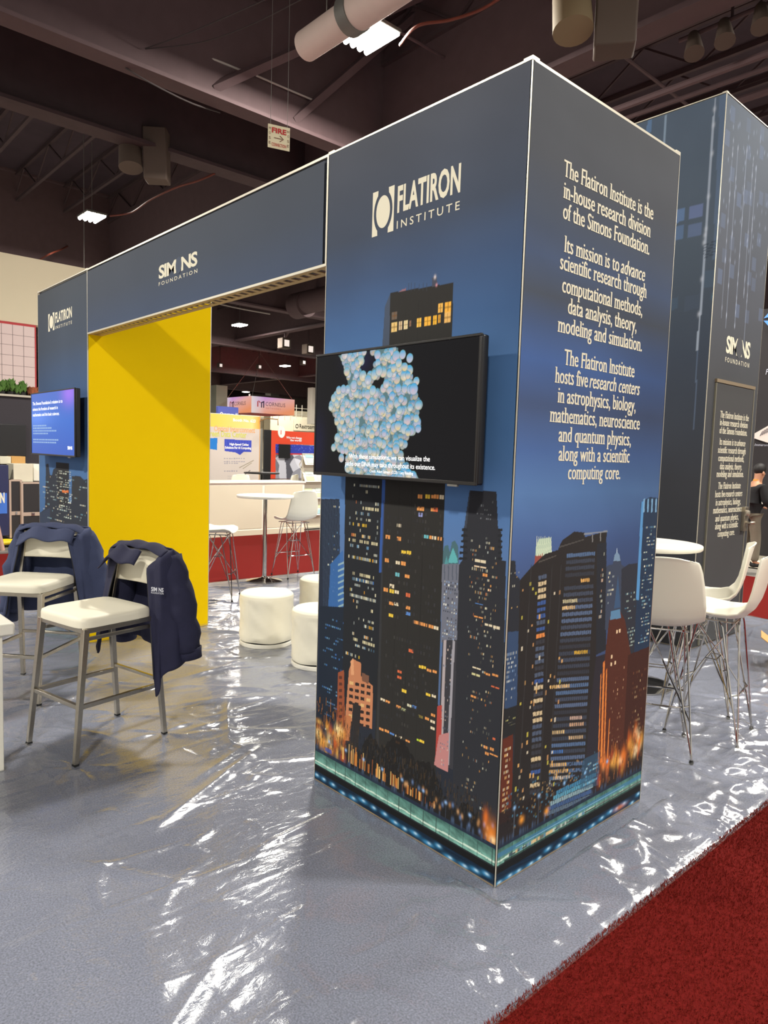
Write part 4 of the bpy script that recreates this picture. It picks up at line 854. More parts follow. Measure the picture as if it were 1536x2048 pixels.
mb = MB().add([(-.055, .236, 1.035), (.02, .236, 1.035), (.015, .232, .975), (-.055, .232, .975)], [(0, 1, 2, 3)])
tg = mb.build('hang_tag', mat('tag_paper', (238, 228, 210), .7), None); tg.parent = ch2; tg['label'] = 'white tag with a red round print'
mb = MB()
for i in range(12):
    a0, a1 = 2*PI*i/12, 2*PI*(i+.6)/12; P = lambda r_, a: (-.015+r_*math.cos(a), .2335, 1.015+r_*math.sin(a)); mb.add([P(.012, a0), P(.02, a0), P(.02, a1), P(.012, a1)], [(0, 1, 2, 3)])
o = mb.build('tag_print', mat('tag_red', (190, 60, 48), .7)); o.parent = tg

def jacket(label, cat, loc, rz, m_out, m_in, seed, near):
    """jacket hung over a chair back: body wrapped round the back, sleeves hanging outside"""
    t = thing('jacket', label, cat, loc, rz)
    r = np.random.default_rng(seed); ph = r.uniform(0, 6, 8)
    ztop = 1.085
    def hem(s):       # lower edge height along the wrap (s: 0 left front edge, 1 right front edge)
        pts = [(0, .47), (.06, .40), (.14, .50), (.28, .50), (.5, .46), (.72, .44), (.82, .40), (.90, .30), (.96, .26), (1, .36)] if near else [(0, .46), (.1, .40), (.25, .46), (.5, .44), (.75, .44), (.88, .40), (1, .52)]
        return float(np.interp(s, [p[0] for p in pts], [p[1] for p in pts]))
    def body(a, b):
        s = a; h = b
        zt = ztop-.045*abs(2*s-1)**2.5-(.03 if s < .1 or s > .9 else 0)
        z = zt+(hem(s)-zt)*h
        w_ = .235+.05*h; yb = .345+.05*math.sin(PI*min(1, h*1.3))+.01; yf = (.205-.035*h) if near else .20-.03*h
        # wrap path: left front -> left side -> back -> right side -> right front
        if s < .16: k = s/.16; x = -w_+.12*(1-k)*(1-.55*h)*(1 if near else .4)-.02*h; y = yf+(.02*k)
        elif s < .28: k = (s-.16)/.12; x = -w_-.025*math.sin(k*PI)-.02*h; y = yf+.02+(yb-yf-.02)*k
        elif s < .72: k = (s-.28)/.44; x = -w_+2*w_*k; y = yb+.035*math.sin(k*PI)*h
        elif s < .84: k = (s-.72)/.12; x = w_+.025*math.sin(k*PI)+.02*h+.012; y = yb-(yb-yf-.02)*k
        else: k = (s-.84)/.16; x = w_+.012-.10*k*(1-.5*h)+.02*h; y = yf+.02-.02*k
        topk = max(0, 1-h/.07); y = y+(.30-y)*topk**1.5*.9; x *= 1-.04*topk
        amp = .006+.020*h
        f_ = amp*(math.sin(s*34+ph[0]+2*h)+.7*math.sin(s*57+ph[1]-3*h)+.5*math.sin(s*21+h*7+ph[2]))*.5
        nx = 1 if s > .72 else (-1 if s < .28 else .2*math.sin(s*9)); ny = 1 if .28 < s < .72 else -.35
        return (x+f_*nx*.7, y+f_*ny, z)
    b_ = MB().grid(body, 110, 40).build('jacket_body', m_out, t, smooth=True, angle=180, solid=.006)
    def shoulder(a, b):       # yoke folded over the top of the back
        x = (a-.5)*2*(.24); k = b*2-1; y = .295+k*.06; z = ztop+.012-.028*k*k-.035*abs(2*a-1)**3+.004*math.sin(a*19+ph[3]); return (x, y, z)
    MB().grid(shoulder, 30, 10).build('yoke', m_out, t, smooth=True, angle=180, solid=.006)
    def collar(a, b):
        k = (a-.5)*2; x = k*.15-.06 if near else k*.20; y = .215-.05*b-.035*(1-k*k)*b; z = ztop-.01-.075*b-.03*k*k+.012*math.sin(a*11+ph[4])-(.06*max(0, -k-.3) if near else .03*max(0, -k-.4))
        if near: x -= .05*b*max(0, -k)
        return (x, y, z)
    MB().grid(collar, 26, 8).build('collar', m_out, t, smooth=True, angle=180, solid=.008)
    def sleeve(sx, tip, lift):
        p0 = np.array([sx*.225, .315, ztop-.05]); p1 = np.array([sx*.29, .33, .80]); p2 = np.array(tip); pts = []; rs = []
        for i in range(15):
            u = i/14; p = (1-u)**2*p0+2*u*(1-u)*p1+u*u*p2; pts.append(p); rs.append(.055+.03*math.sin(min(1, u*1.6)*PI*.5)-.035*max(0, u-.5)+.004*math.sin(u*30+ph[5]))
        mb = MB().tube(pts, rs, 20, caps=False)
        mb.v = [(v[0]+.008*math.sin(v[2]*38+v[1]*30+ph[6]), v[1]+.006*math.sin(v[2]*31+ph[7]), v[2]) for v in mb.v]
        s_ = mb.build('sleeve', m_out, t, smooth=True, angle=180, solid=.005)
        d = (pts[-1]-pts[-3]); d = d/np.linalg.norm(d)
        c_ = MB().tube([pts[-1]-d*.01, pts[-1]+d*.02, pts[-1]+d*.05], [rs[-1]*1.0, rs[-1]*.92, rs[-1]*.9], 18, caps=False).build('cuff', m_out, s_, smooth=True, angle=180, solid=.008)
    sleeve(1, (.33, .36, .50) if near else (.33, .30, .46), 0); sleeve(-1, (-.30, .38, .50) if near else (-.34, .30, .44), 0)
    # zip edge
    zp = MB().tube([body(0, b) for b in np.linspace(.06, 1, 20)], .004, 6); zp.tube([body(1, b) for b in np.linspace(.06, 1, 20)], .004, 6); zp.build('zip', m_in, t, smooth=True)
    if near:
        e = body(0, 1); MB().tube([e, (e[0], e[1], e[2]-.06)], .003, 6).build('zip_pull', m_in, t)
    return t, body
jn = mat('jacket_navy', (34, 35, 62), .85, noise=.25, scale=14, bump=.25, bscale=350); jf = mat('jacket_faded_navy', (62, 70, 100), .9, noise=.22, scale=12, bump=.3, bscale=300); jz = mat('zip_black', (20, 20, 26), .5)
j1, bodyf = jacket('dark navy zip jacket with small white logo, draped over the nearest white chair', 'jacket', (c1[0], c1[1], 0), rz1, jn, jz, 4, True)
for s, z0, z1, b_ in [('SIM NS', .855, .877, .02), ('FOUNDATION', .841, .851, 0)]:
    v, f, _ = raw_text(s, b_); a0, a1 = v[:, 0].min(), v[:, 0].max(); mb = MB()
    p = np.array(bodyf(.84, .30)); q = np.array(bodyf(.96, .30)); d = p-q; d[2] = 0; d /= np.linalg.norm(d); nrm = np.cross(d, [0, 0, 1]); c_m = (p+q)/2; c_m[2] = 0
    mb.v = [tuple(c_m+d*.08*((x-a0)/(a1-a0)-.12)+nrm*.034+np.array([0, 0, z0+(z1-z0)*y_/caph()])) for x, y_ in v]; mb.f = list(f); o = mb.build('logo', mat('logo_thread', (220, 222, 230), .7)); o.parent = j1
j2, _ = jacket('faded blue jacket with open front draped over the farther white chair', 'jacket', (c2[0], c2[1], 0), rz2, jf, jz, 9, False)

# white table cut by the left edge of the picture
tx, ty = -2.187, -1.13
t = thing('white_table', 'white table with a slab leg, cut off by the left edge beside the nearest chair', 'table', (tx-.30, ty-.30, 0), 0)
box_part('tabletop', (-.34, -.30, .69), (.30, .32, .755), white_lam, t, bevel=.012)
box_part('slab_leg', (.20, .18, .004), (.285, .265, .69), white_lam, t, bevel=.003); box_part('slab_leg', (-.31, -.27, .004), (-.23, -.19, .69), white_lam, t, bevel=.003)

# ------------------------------------------------------------------ poufs
def pouf(label, x, y):
    t = thing('pouf', label, 'pouf', (x, y, .004), rng.uniform(0, 6), 'white round poufs')
    def side(a, b):
        th = a*2*PI; prof = [(.222, .045), (.227, .06), (.225, .20), (.227, .33), (.229, .405), (.224, .428), (.205, .443), (.14, .452), (.07, .455), (.0001, .456)]
        i = b*9; k = min(8, int(i)); fr_ = i-k; r_ = prof[k][0]*(1-fr_)+prof[k+1][0]*fr_; z = prof[k][1]*(1-fr_)+prof[k+1][1]*fr_
        if .06 < z < .40: r_ += .0028*math.sin(th*3+z*30)+.002*math.sin(th*11+z*45)+.0012*math.sin(th*23-z*60)
        z += .003*math.sin(th*5) if z < .06 else 0
        return (r_*math.cos(th), r_*math.sin(th), z)
    MB().grid(side, 72, 36).build('slipcover', vinyl, t, smooth=True, angle=180)
    MB().lathe([(.205, .03), (.212, .03), (.212, .05), (.205, .05)], n=48).build('shadow_gap', rubber, t, smooth=True)
    MB().lathe([(.222, 0), (.226, .004), (.226, .03), (.222, .034)], n=48).build('base_ring', white_lam, t, smooth=True, angle=30)
for lab, px, yb in [('white round pouf standing nearest the yellow wall, leftmost of the three', 532, 1300), ('white round pouf half hidden by the foreground tower, nearest of the three', 640, 1345), ('white round pouf farthest back, partly behind the other two', 645, 1258)]:
    g = at(px, yb, 'z', 0); d = np.array([-.62, .72])*.22 if 0 else (g[:2]-CAM[:2])/np.linalg.norm(g[:2]-CAM[:2])*.225
    pouf(lab, g[0]+d[0], g[1]+d[1])

# ------------------------------------------------------------------ wire based shell stools and round tables
def shell_stool():
    t = thing('shell_bar_stool', '', 'bar stool', (0, 0, .004))
    prof = [(-.215, .728), (-.205, .742), (-.16, .748), (-.08, .738), (.0, .732), (.07, .735), (.125, .75), (.165, .785), (.190, .83), (.207, .88), (.222, .94), (.236, 1.0), (.246, 1.04), (.254, 1.065), (.262, 1.078)]
    wid = [.185, .205, .222, .230, .232, .232, .230, .228, .225, .218, .208, .194, .180, .165, .145]
    prof = [(y+.035, z+.065*max(0, (z-.75)/.328)) for y, z in prof]; n = len(prof)-1
    def sh(a, b):
        i = b*n; k = min(n-1, int(i)); f_ = i-k; y = prof[k][0]*(1-f_)+prof[k+1][0]*f_; z = prof[k][1]*(1-f_)+prof[k+1][1]*f_; w_ = wid[k]*(1-f_)+wid[k+1]*f_
        u = a*2-1; x = w_*u; e = abs(u)**2.4; seat = max(0, 1-b*1.9); back = min(1, max(0, b*2-.85))
        z += .045*e*(1-back)*(.5+.5*min(1, b*6)); y -= .050*e*back*(1-.3*b)
        if b > .9: z -= .025*e*(b-.9)*10
        return (x, y, z)
    MB().grid(sh, 26, 42).build('seat_shell', white_pl, t, smooth=True, angle=180, solid=.009)
    for sx in (-1, 1):
        for sy in (-1, 1):
            ft = (sx*.205, sy*.205, .014); mb = MB()
            mb.tube([(sx*.15, sy*.05, .722), (sx*.155, sy*.07, .69), ft], .0055, 8); mb.tube([(sx*.06, sy*.14, .722), (sx*.07, sy*.145, .69), ft], .0055, 8)
            lg = mb.build('wire_leg', chrome, t, smooth=True)
            MB().lathe([(.011, -.014), (.013, -.008), (.009, .006)], ft, 10).build('foot_glide', rubber, lg)
    L = lambda sx, sy, z: (sx*(.15+(.055)*(1-z/.69)), sy*(.07+.135*(1-z/.69)), z)
    for sy in (-1, 1): MB().tube([L(-1, sy, .30), (-.12, sy*.175, .295), (.12, sy*.175, .295), L(1, sy, .30)], .006, 8).build('footrest', chrome, t, smooth=True)
    mb = MB()
    for sx in (-1, 1):
        for sy in (-1, 1): mb.tube([L(sx, sy, .22), (sx*.06, sy*.03, .47), (-sx*.05, -sy*.12, .71)], .0045, 8)
    mb.tube([(-.07, -.03, .47), (.07, -.03, .47), (.07, .03, .47), (-.07, .03, .47), (-.07, -.03, .47)], .0045, 8)
    for s in (-1, 1): mb.tube([(-.16, s*.12, .715), (.16, s*.12, .715)], .006, 8); mb.tube([(s*.13, -.13, .718), (s*.13, .13, .718)], .006, 8)
    mb.build('cross_wires', chrome, t, smooth=True)
    return t
st0 = shell_stool(); first = True
def stool(label, x, y, fx, fy, group=None):
    global first
    o = st0 if first else copy_tree(st0); first = False
    o.location = (x, y, .004); o.rotation_euler = (0, 0, rot_of(fx, fy)); o['label'] = label
    if group: o['group'] = group
    return o
stool('white shell stool seen from behind, hugging the right side of the foreground tower', -.31, 1.80, -.5, .85)
stool('white shell stool at the right edge, its back cut off by the picture', -.185, 2.30, -.98, -.18)
stool('white shell stool on chrome wires with its back rising in front of the dark door', -.455, 2.72, -.93, -.37)
stool('white shell stool facing the chrome cocktail table, seat visible beyond the poufs', -6.08, 3.28, -.96, .05)
stool('white shell stool half hidden behind the yellow wall', -5.36, 1.77, .67, .74)
stool('white shell stool behind the white counter, left of the black table post', -11.35, 5.5, -1, .2); stool('white shell stool behind the white counter, right of the black table post', -11.3, 6.65, -1, -.6)

def round_table(label, x, y, z, r_, top_m, post_m, base_r=.23):
    t = thing('round_table', label, 'table', (x, y, .004))
    MB().lathe([(r_-.006, z-.032), (r_, z-.026), (r_, z-.004), (r_-.004, z)], n=64).build('tabletop', top_m, t, smooth=True, angle=50)
    mb = MB(); mb.lathe([(.031, .03), (.031, z*.52)], n=20); mb.lathe([(.025, z*.52), (.025, z-.05)], n=20); mb.lathe([(.034, z*.51), (.034, z*.53)], n=20); mb.build('post', post_m, t, smooth=True, angle=50)
    MB().lathe([(.09, z-.045), (.09, z-.033)], n=24).build('mounting_plate', post_m, t, smooth=True, angle=50)
    MB().lathe([(base_r, 0), (base_r, .006), (base_r*.8, .018), (base_r*.35, .035), (.04, .045), (.032, .06)], n=48).build('base', post_m, t, smooth=True, angle=60)
g = at(528, 1162, 'z', 0); round_table('white round cocktail table on a chrome post, beyond the poufs', g[0]-.0, g[1]+.0, 1.085, .355, white_lam, chrome)
round_table('white round table at the right, partly hidden by the foreground tower', -.93, 2.80, 1.06, .39, white_lam, chrome, .25)
g = at(533, 948, 'x', -12.0); round_table('black round table standing behind the white counter', -12.2, g[1], 1.14, .40, black_pl, black_pl)

# open cardboard box at the right edge
t = thing('cardboard_box', 'open brown cardboard box on the plastic at the right edge', 'box', (-.36, 4.28, .006), .35)
kraft = mat('kraft_card', (188, 144, 84), .85, noise=.08, scale=40)
mb = MB(); a_, b_, h_ = .17, .14, .19
mb.box((-a_, -b_, 0), (a_, b_, .006)); mb.box((-a_, -b_, 0), (-a_+.006, b_, h_)); mb.box((a_-.006, -b_, 0), (a_, b_, h_)); mb.box((-a_, -b_, 0), (a_, -b_+.006, h_)); mb.box((-a_, b_-.006, 0), (a_, b_, h_)); mb.build('carton', kraft, t)
for s in (-1, 1): MB().add([(s*a_, -b_, h_), (s*a_, b_, h_), (s*(a_+.07), b_, h_+.05), (s*(a_+.07), -b_, h_+.05)], [(0, 1, 2, 3)]).build('flap', kraft, t, solid=.005); MB().add([(-a_, s*b_, h_), (a_, s*b_, h_), (a_, s*(b_+.05), h_+.07), (-a_, s*(b_+.05), h_+.07)], [(0, 1, 2, 3)]).build('flap', kraft, t, solid=.005)
MB().box((-a_+.02, -b_+.02, .006), (a_-.03, b_-.02, h_+.05)).build('white_packing', white_lam, t, bevel=.03)

# ------------------------------------------------------------------ background at the left: a dark booth, cases, plants, hanging banner
dark_booth = mat('dark_booth_panel', (44, 40, 46), .8, noise=.1, scale=3)
t = thing('booth_wall', 'black booth wall with a pale top rail at the far left, plants on top', 'booth wall', (-11.7, 1.5, 0))
box_part('wall_panel', (-.05, -2.2, .0), (.05, 2.6, 2.42), dark_booth, t); box_part('top_rail', (-.09, -2.2, 2.42), (.09, 2.6, 2.455), mat('rail_grey', (170, 164, 150), .5), t)
t = thing('wall_screen', 'switched-off black screen on the black booth wall at the far left', 'television', (-11.6, .8, 1.42))
box_part('panel', (-.04, -.55, 0), (.0, .735, .53), black_pl, t, bevel=.004); box_part('mount', (-.05, -.2, .12), (-.04, .3, .4), rubber, t)
leafm = mat('leaf_green', (74, 112, 44), .6, noise=.4, scale=20); leafr = mat('leaf_rust', (150, 84, 52), .7, noise=.4, scale=20)
def tuft(label, y, h, w_, m, n, sd):
    t = thing('plant', label, 'plant', (-11.7, y, 2.456), 0, 'small plants on top of the black booth wall'); r = np.random.default_rng(sd); mb = MB()
    for i in range(n):
        a = r.uniform(0, 2*PI); l = h*r.uniform(.45, 1); q = w_*r.uniform(.2, 1)*(1-.55*l/h); x, yy = q*math.cos(a), q*math.sin(a); z = l*r.uniform(.75, 1); s_ = .035
        mb.add([(x, yy, z-.05), (x+s_*math.cos(a+1.6), yy+s_*math.sin(a+1.6), z), (x+.03*math.cos(a), yy+.03*math.sin(a), z+.05), (x-s_*math.cos(a+1.6), yy-s_*math.sin(a+1.6), z)], [(0, 1, 2, 3)])
    mb.build('foliage', m, t)
    st = MB(); 
    for i in range(4): a = i*1.6; st.tube([(0.02*math.cos(a), .02*math.sin(a), 0), (w_*.3*math.cos(a), w_*.3*math.sin(a), h*.8)], .006, 5)
    st.build('stem', mat('stem_green', (60, 70, 36), .8), t)
    MB().lathe([(.05, 0), (.06, .05)], n=12).build('planter', rubber, t)
for i, (px, py, w_, lab) in enumerate([(3, 762, .13, 'green plant on the black booth wall, cut off by the picture edge'), (21, 760, .15, 'tallest green plant on the black booth wall, left of the gap'), (33, 770, .10, 'small green plant beside the tallest plant on the black booth wall'), (45, 764, .10, 'narrow green plant on the black booth wall, right of the gap'), (66, 777, .14, 'rust coloured plant on the black booth wall beside the tower')]):
    p = at(px, 790, 'x', -11.7); q = at(px, py, 'x', -11.7); tuft(lab, p[1], max(.12, q[2]-2.46), w_, leafr if i == 4 else leafm, 90, i)

def rc_box(name, label, cat, x, px0, y0, px1, y1, dep, m, bevel=.006, **k):
    """thing standing at plane x between two marks of the photograph, dep deep"""
    p, q = at(px0, y1, 'x', x), at(px1, y0, 'x', x); t = thing(name, label, cat, (x, (p[1]+q[1])/2, p[2]))
    o = box_part(k.get('part', 'body'), (-dep, -(q[1]-p[1])/2, 0), (0, (q[1]-p[1])/2, q[2]-p[2]), m, t, bevel=bevel)
    return t, q[1]-p[1], q[2]-p[2]
case_black = mat('case_black', (34, 32, 34), .55); case_edge = mat('case_edge_alu', (196, 176, 160), .4, .4); cardc = mat('cream_carton', (206, 200, 178), .8, noise=.06, scale=10)
def road_case(label, x, px0, y0, px1, y1):
    p, q = at(px0, y1, 'x', x), at(px1, y0, 'x', x); w_ = q[1]-p[1]; h = q[2]; t = thing('road_case', label, 'road case', (x, p[1], .003))
    box_part('body', (-.55, 0, .10), (0, w_, h), case_black, t, bevel=.004)
    e = .025
    for nm, a, b in [('edge_profile', (-.56, -.006, .1), (.006, e, h)), ('edge_profile', (-.56, w_-e, .1), (.006, w_+.006, h)), ('edge_profile', (-.02, e, h-e), (.008, w_-e, h+.006)), ('edge_profile', (-.02, e, h*.45), (.008, w_-e, h*.45+.06))]: box_part(nm, a, b, case_edge, t)
    for i, yy in enumerate((.06, w_-.06)): MB().tube([(-.06, yy-.02, .05), (-.06, yy+.02, .05)], .045, 14).build('caster', rubber, t, smooth=True)
    box_part('latch', (.006, w_*.45, h*.45+.005), (.016, w_*.6, h*.45+.055), chrome, t)
    return t
road_case('black road case with pale metal edges, beside the far left tower', -10.9, 44, 965, 85, 1075)
t = road_case('black upright road case with a cream edge, left of the other case', -10.92, 20, 960, 43, 1076)
rc_box('carton', 'cream carton on top of the black road cases', 'carton', -10.95, 27, 928, 66, 964, .4, cardc)
rc_box('carton', 'small white carton behind the cream carton, beside the tower', 'carton', -11.2, 67, 928, 80, 962, .3, white_lam)
rc_box('bundle', 'pale bundle of papers under the black screen at the far left', 'bundle', -11.3, 0, 913, 22, 928, .3, cardc); rc_box('bundle', 'tan bundle beside the pale papers under the black screen', 'bundle', -11.3, 23, 913, 51, 929, .3, kraft)
t, w_, h = rc_box('exhibitor_sign', 'dark blue counter sign with a white letter N at the left edge', 'sign', -10.9, -60, 930, 17, 1075, .08, mat('sign_navy', (32, 38, 78), .5))
box_part('blue_block', (.0, w_/2-.36, h-.78), (.006, w_/2-.03, h-.45), mat('sign_blue', (60, 110, 200), .5), t)
o = sans('N', 'lettering', cream, None, (-10.9, 0, 0), (0, 1, 0), (1, 0, 0), at(0, 1000, 'x', -10.9)[1], at(9, 1000, 'x', -10.9)[1], at(5, 1006, 'x', -10.9)[2], at(5, 985, 'x', -10.9)[2], .04, lift=.008); o.parent = t; o.matrix_parent_inverse = Matrix.Translation(t.location).inverted()
g = at(6, 1104, 'z', 0); t = thing('pipe_stand', 'pinkish upright pole on a grey base plate at the left edge', 'pole', (g[0], g[1], .004))
MB().tube([(0, 0, .02), (-.1, -.35, 2.1)], .03, 10).build('pole', mat('pole_pink', (196, 160, 146), .45, .3), t, smooth=True); MB().box((-.22, -.22, 0), (.22, .22, .02)).build('base_plate', lamp_grey, t)
g = at(22, 1094, 'z', 0); t = thing('cable_bundle', 'yellow bundle of cable covers lying on the floor at the far left', 'cable cover', (g[0]-.2, g[1], .003)); mb = MB()
for i in range(5): mb.tube([(i*.05-.1, -.5, .04+.02*(i % 2)), (i*.05-.1, 0, .06), (i*.05-.1, .35, .03)], .035, 8)
mb.build('cover', mat('safety_yellow', (232, 196, 20), .5), t, smooth=True)

# big hanging banner and screen
t = thing('hanging_banner', 'large plain cream banner hanging beyond the far left tower', 'banner', (-14, 2.2, 4.02))
box_part('fabric', (-.25, -4, 0), (0, 2.6, 1.31), mat('banner_cream', (214, 202, 174), .8, noise=.02, scale=1), t); p = MB()
for y in (-2.0, 1.2): p.tube([(-.12, y, 1.31), (-.12, y, 5.57)], .008, 6)
p.build('suspension_cable', lamp_grey, t)
p, q = at(0, 770, 'x', -13.95), at(69, 655, 'x', -13.95)
t = thing('grid_display', 'pale pink backlit grid panel with a red border under the cream banner', 'display panel', (-13.95, q[1], p[2]))
hh_ = q[2]-p[2]
box_part('red_border', (-.12, -3.0, .0), (-.02, .035, hh_+.05), mat('border_red', (176, 40, 44), .6), t)
mb = MB(); mb.box((-.02, -2.98, .0), (.0, .0, hh_)); mb.build('lit_panel', mat('pink_panel', (196, 174, 168), .5, emit=(236, 208, 204), estr=.12), t)
mb = MB()
for i in range(15): mb.box((.0, -.01-.2*(i+1), .0), (.003, -.2*(i+1), hh_))
for i in range(1, 6): mb.box((.0, -2.98, i*hh_/6), (.003, 0, i*hh_/6+.008))
mb.build('grid_lines', mat('grid_line_grey', (150, 132, 130), .6), t); p = MB()
for y in (-2.4, -.4): p.tube([(-.07, y, hh_+.05), (-.07, y, hh_+.2)], .02, 6)
p.build('hanger', lamp_grey, t)

# ------------------------------------------------------------------ background through the archway
t = thing('reception_counter', 'long white reception counter with two beige front panels beyond the red carpet', 'counter', (-10.2, 4.0, .004))
panel_beige = mat('panel_beige', (212, 204, 180), .6); y1_ = 6.40-4.0; ys_ = at(527, 1000, 'x', -10.2)[1]-4.0
box_part('body', (-.62, -1.5, .02), (-.004, y1_, 1.0), white_lam, t); box_part('countertop', (-.66, -1.52, 1.0), (.02, y1_+.02, 1.035), white_lam, t, bevel=.005)
for a, b in [(-1.45, -.2), (-.14, ys_-.03), (ys_+.03, y1_-.05)]: box_part('front_panel', (-.004, a, .13), (.004, b, .96), panel_beige, t)
box_part('plinth', (-.6, -1.5, .0), (.02, y1_, .10), panel_beige, t)

# booth wall with optical interconnect print
OX = -12.9
p0, p1 = at(428, 827, 'x', OX), at(520, 835, 'x', OX); ow = thing('booth_wall', 'white booth wall with orange band, interconnect headline and blue arrow panel', 'booth wall', (OX, p1[1]-1.6, 0))
wl = lambda px, py: at(px, py, 'x', OX)[1:]
wp = Canvas(np.arange(p1[1]-2.6, p1[1], .008), np.arange(.02, 2.43, .008), wl); wp.C[:] = lin((206, 194, 186))
wp.C[wp.sl(-99, 2.14, 99, 9)] = ramp(wp.GU[wp.sl(-99, 2.14, 99, 9)], [(p1[1]-1.2, (250, 200, 90)), (p1[1]-.2, (252, 214, 140)), (p1[1], (240, 160, 60))])
wp.px([(449, 878), (503, 881), (503, 904), (487, 904), (480, 910), (471, 905), (449, 902)], (62, 74, 178)); wp.px([(420, 876), (435, 876), (434, 900), (420, 898)], (40, 120, 200))
for i in range(9): wp.px([(452+i*5.6, 880), (454+i*5.6, 880), (454+i*5.6, 900), (452+i*5.6, 900)], (84, 98, 200), .4)
r = np.random.default_rng(2)
for y, n in [(916, 9), (922, 9), (925.5, 6), (941, 6)]:
    for i in range(n): wp.pxrect(448+i*4.8, y, 448+i*4.8+r.uniform(2.4, 4.2), y+2.2, (150, 146, 158), .8)
for a, b, c_ in [((478, 935), (507, 920), (150, 140, 120)), ((485, 937), (503, 925), (160, 150, 130)), ((478, 957), (500, 940), (80, 76, 74))]:
    d = np.array([-.6, -1.0]); wp.px([a, b, tuple(np.array(b)+(1, 1.2)), tuple(np.array(a)+(1, 1.2))], c_)
for y in (952, 956): wp.pxrect(455, y, 467, y+1.5, (190, 180, 176))
into(ow, wp.build('printed_panel', pm, None, (OX, 0, 0), (0, 1, 0)))
into(ow, MB().box((OX-.1, p1[1]-2.6, .01), (OX-.004, p1[1], 2.44)).build('wall_panel', white_lam), MB().box((OX-.1, p1[1]-.004, .01), (OX+.004, p1[1]+.01, 2.44)).build('end_trim', mat('orange_trim', (226, 170, 110), .6)))
orange = mat('headline_orange', (246, 176, 120), .7); lime = mat('headline_lime', (206, 204, 96), .7); wht = mat('headline_white', (245, 245, 245), .7)
wn = ((OX, 0, 0), (0, 1, 0), (1, 0, 0))
def wtxt(s, x0, x1, yb, yt, m, b=.02): into(ow, sans(s, 'lettering', m, None, *wn, wl(x0, yb)[0], wl(x1, yb)[0], wl((x0+x1)/2, yb)[1], wl((x0+x1)/2, yt)[1], b, lift=.004))
wtxt('Optical Interconnect', 428, 510, 864, 853, orange); wtxt('Green Data Center', 412, 493, 874, 862, lime); wtxt('High-Speed Cables', 459, 497, 891, 886.5, wht, .035); wtxt('Solutions For AI Computing', 450, 502, 898, 893, wht, .035); wtxt('Booth No. 623', 466, 511, 844, 838, wht, .03)
t, w_, h = rc_box('booth_sign', 'blue sign board above the orange band of the white booth wall', 'sign', -13.6, 436, 815, 477, 840, .1, mat('sign_violet', (72, 84, 170), .5)); lz = at(450, 838, 'x', -13.6)
o = sans('Quantum AI', 'lettering', wht, None, (-13.6, 0, 0), (0, 1, 0), (1, 0, 0), at(440, 828, 'x', -13.6)[1], at(476, 828, 'x', -13.6)[1], at(455, 832, 'x', -13.6)[2], at(455, 825, 'x', -13.6)[2], .02, lift=.004); into(t, o)
box_part('post', (-.1, -.1, -2.4), (-.04, .0, 0), lamp_grey, t)

# clamp-on spotlight with a round sign
a = at(520, 838, 'x', OX+.05); b = at(556, 850, 'x', -12.4); t = thing('arm_lamp', 'curved arm with a round white disc reaching out from the white booth wall', 'arm lamp', a)
mb = MB().tube([(0, 0, -.05), (.1, .12, .02), (.3, .3, .0), tuple(b-a)], .012, 8); mb.build('arm', mat('arm_bronze', (150, 110, 70), .4, .6), t, smooth=True)
p = at(562.5, 864, 'x', -12.4); d = p-a
MB().add([(d[0]+.0+dz, d[1]+.095*math.cos(2*PI*i/32), d[2]+.135*math.sin(2*PI*i/32)) for dz in (0, .02) for i in range(32)], [tuple(range(32)), tuple(range(32, 64))[::-1]]+[(i, (i+1) % 32, 32+(i+1) % 32, 32+i) for i in range(32)]).build('disc', white_lam, t)
MB().box((d[0]+.02, d[1]-.03, d[2]-.06), (d[0]+.024, d[1]-.01, d[2]+.04)).build('disc_mark', mat('mark_red', (200, 70, 60), .6), t)

# far red booth with faceted print
RX = -33.0
rl = lambda px, py: at(px, py, 'x', RX)[1:]
pa, pb = rl(541, 864), rl(680, 868); t = thing('booth_wall', 'red topped booth wall with blue stripe and grey faceted print, behind the brochure stands', 'booth wall', (RX, (pa[0]+pb[0])/2, 0)); redb = mat('booth_red', (222, 74, 48), .6)
wp = Canvas(np.arange(pa[0], pb[0], .02), np.arange(.02, pa[1]+.1, .02), rl); wp.C[:] = lin((150, 150, 164)); r = np.random.default_rng(5)
vy = np.array([[r.uniform(pa[0], pb[0]), r.uniform(0, 2.2)] for i in range(60)]); dd = np.stack([(wp.GU-a)**2+(wp.GV-b)**2+.3*(wp.GU-a)*(wp.GV-b)*(1 if i % 2 else -1) for i, (a, b) in enumerate(vy)], 0).argmin(0)
tone = r.choice([90, 120, 150, 180, 205, 225], 60); tc_ = np.array([lin((q, q, q+10)) for q in tone]); wp.C = tc_[dd]
wp.px([(550, 888), (690, 894), (690, 912), (550, 908)], (52, 66, 170))
for i in range(60): x, y = r.uniform(552, 690), r.uniform(891, 904); wp.pxrect(x, y, x+2, y+1.2, (110, 130, 220), .8)
wp.px([(550, 906), (690, 908), (690, 911), (550, 909)], (200, 60, 60)); wp.px([(541, 860), (700, 862), (700, 892), (551, 888), (551, 1100), (541, 1100)], (224, 76, 48))
into(t, wp.build('printed_panel', pm, None, (RX, 0, 0), (0, 1, 0)), MB().box((RX-.3, pa[0], .01), (RX-.02, pb[0], pa[1]+.1)).build('wall_panel', redb))
for s, x0, x1, yb, yt in [('Why not change', 572, 603, 877, 872.5), ('the world?', 580, 603, 882.5, 878)]: into(t, sans(s, 'lettering', wht, None, (RX, 0, 0), (0, 1, 0), (1, 0, 0), rl(x0, yb)[0], rl(x1, yb)[0], rl(x0, yb)[1], rl(x0, yt)[1], .03, lift=.02))
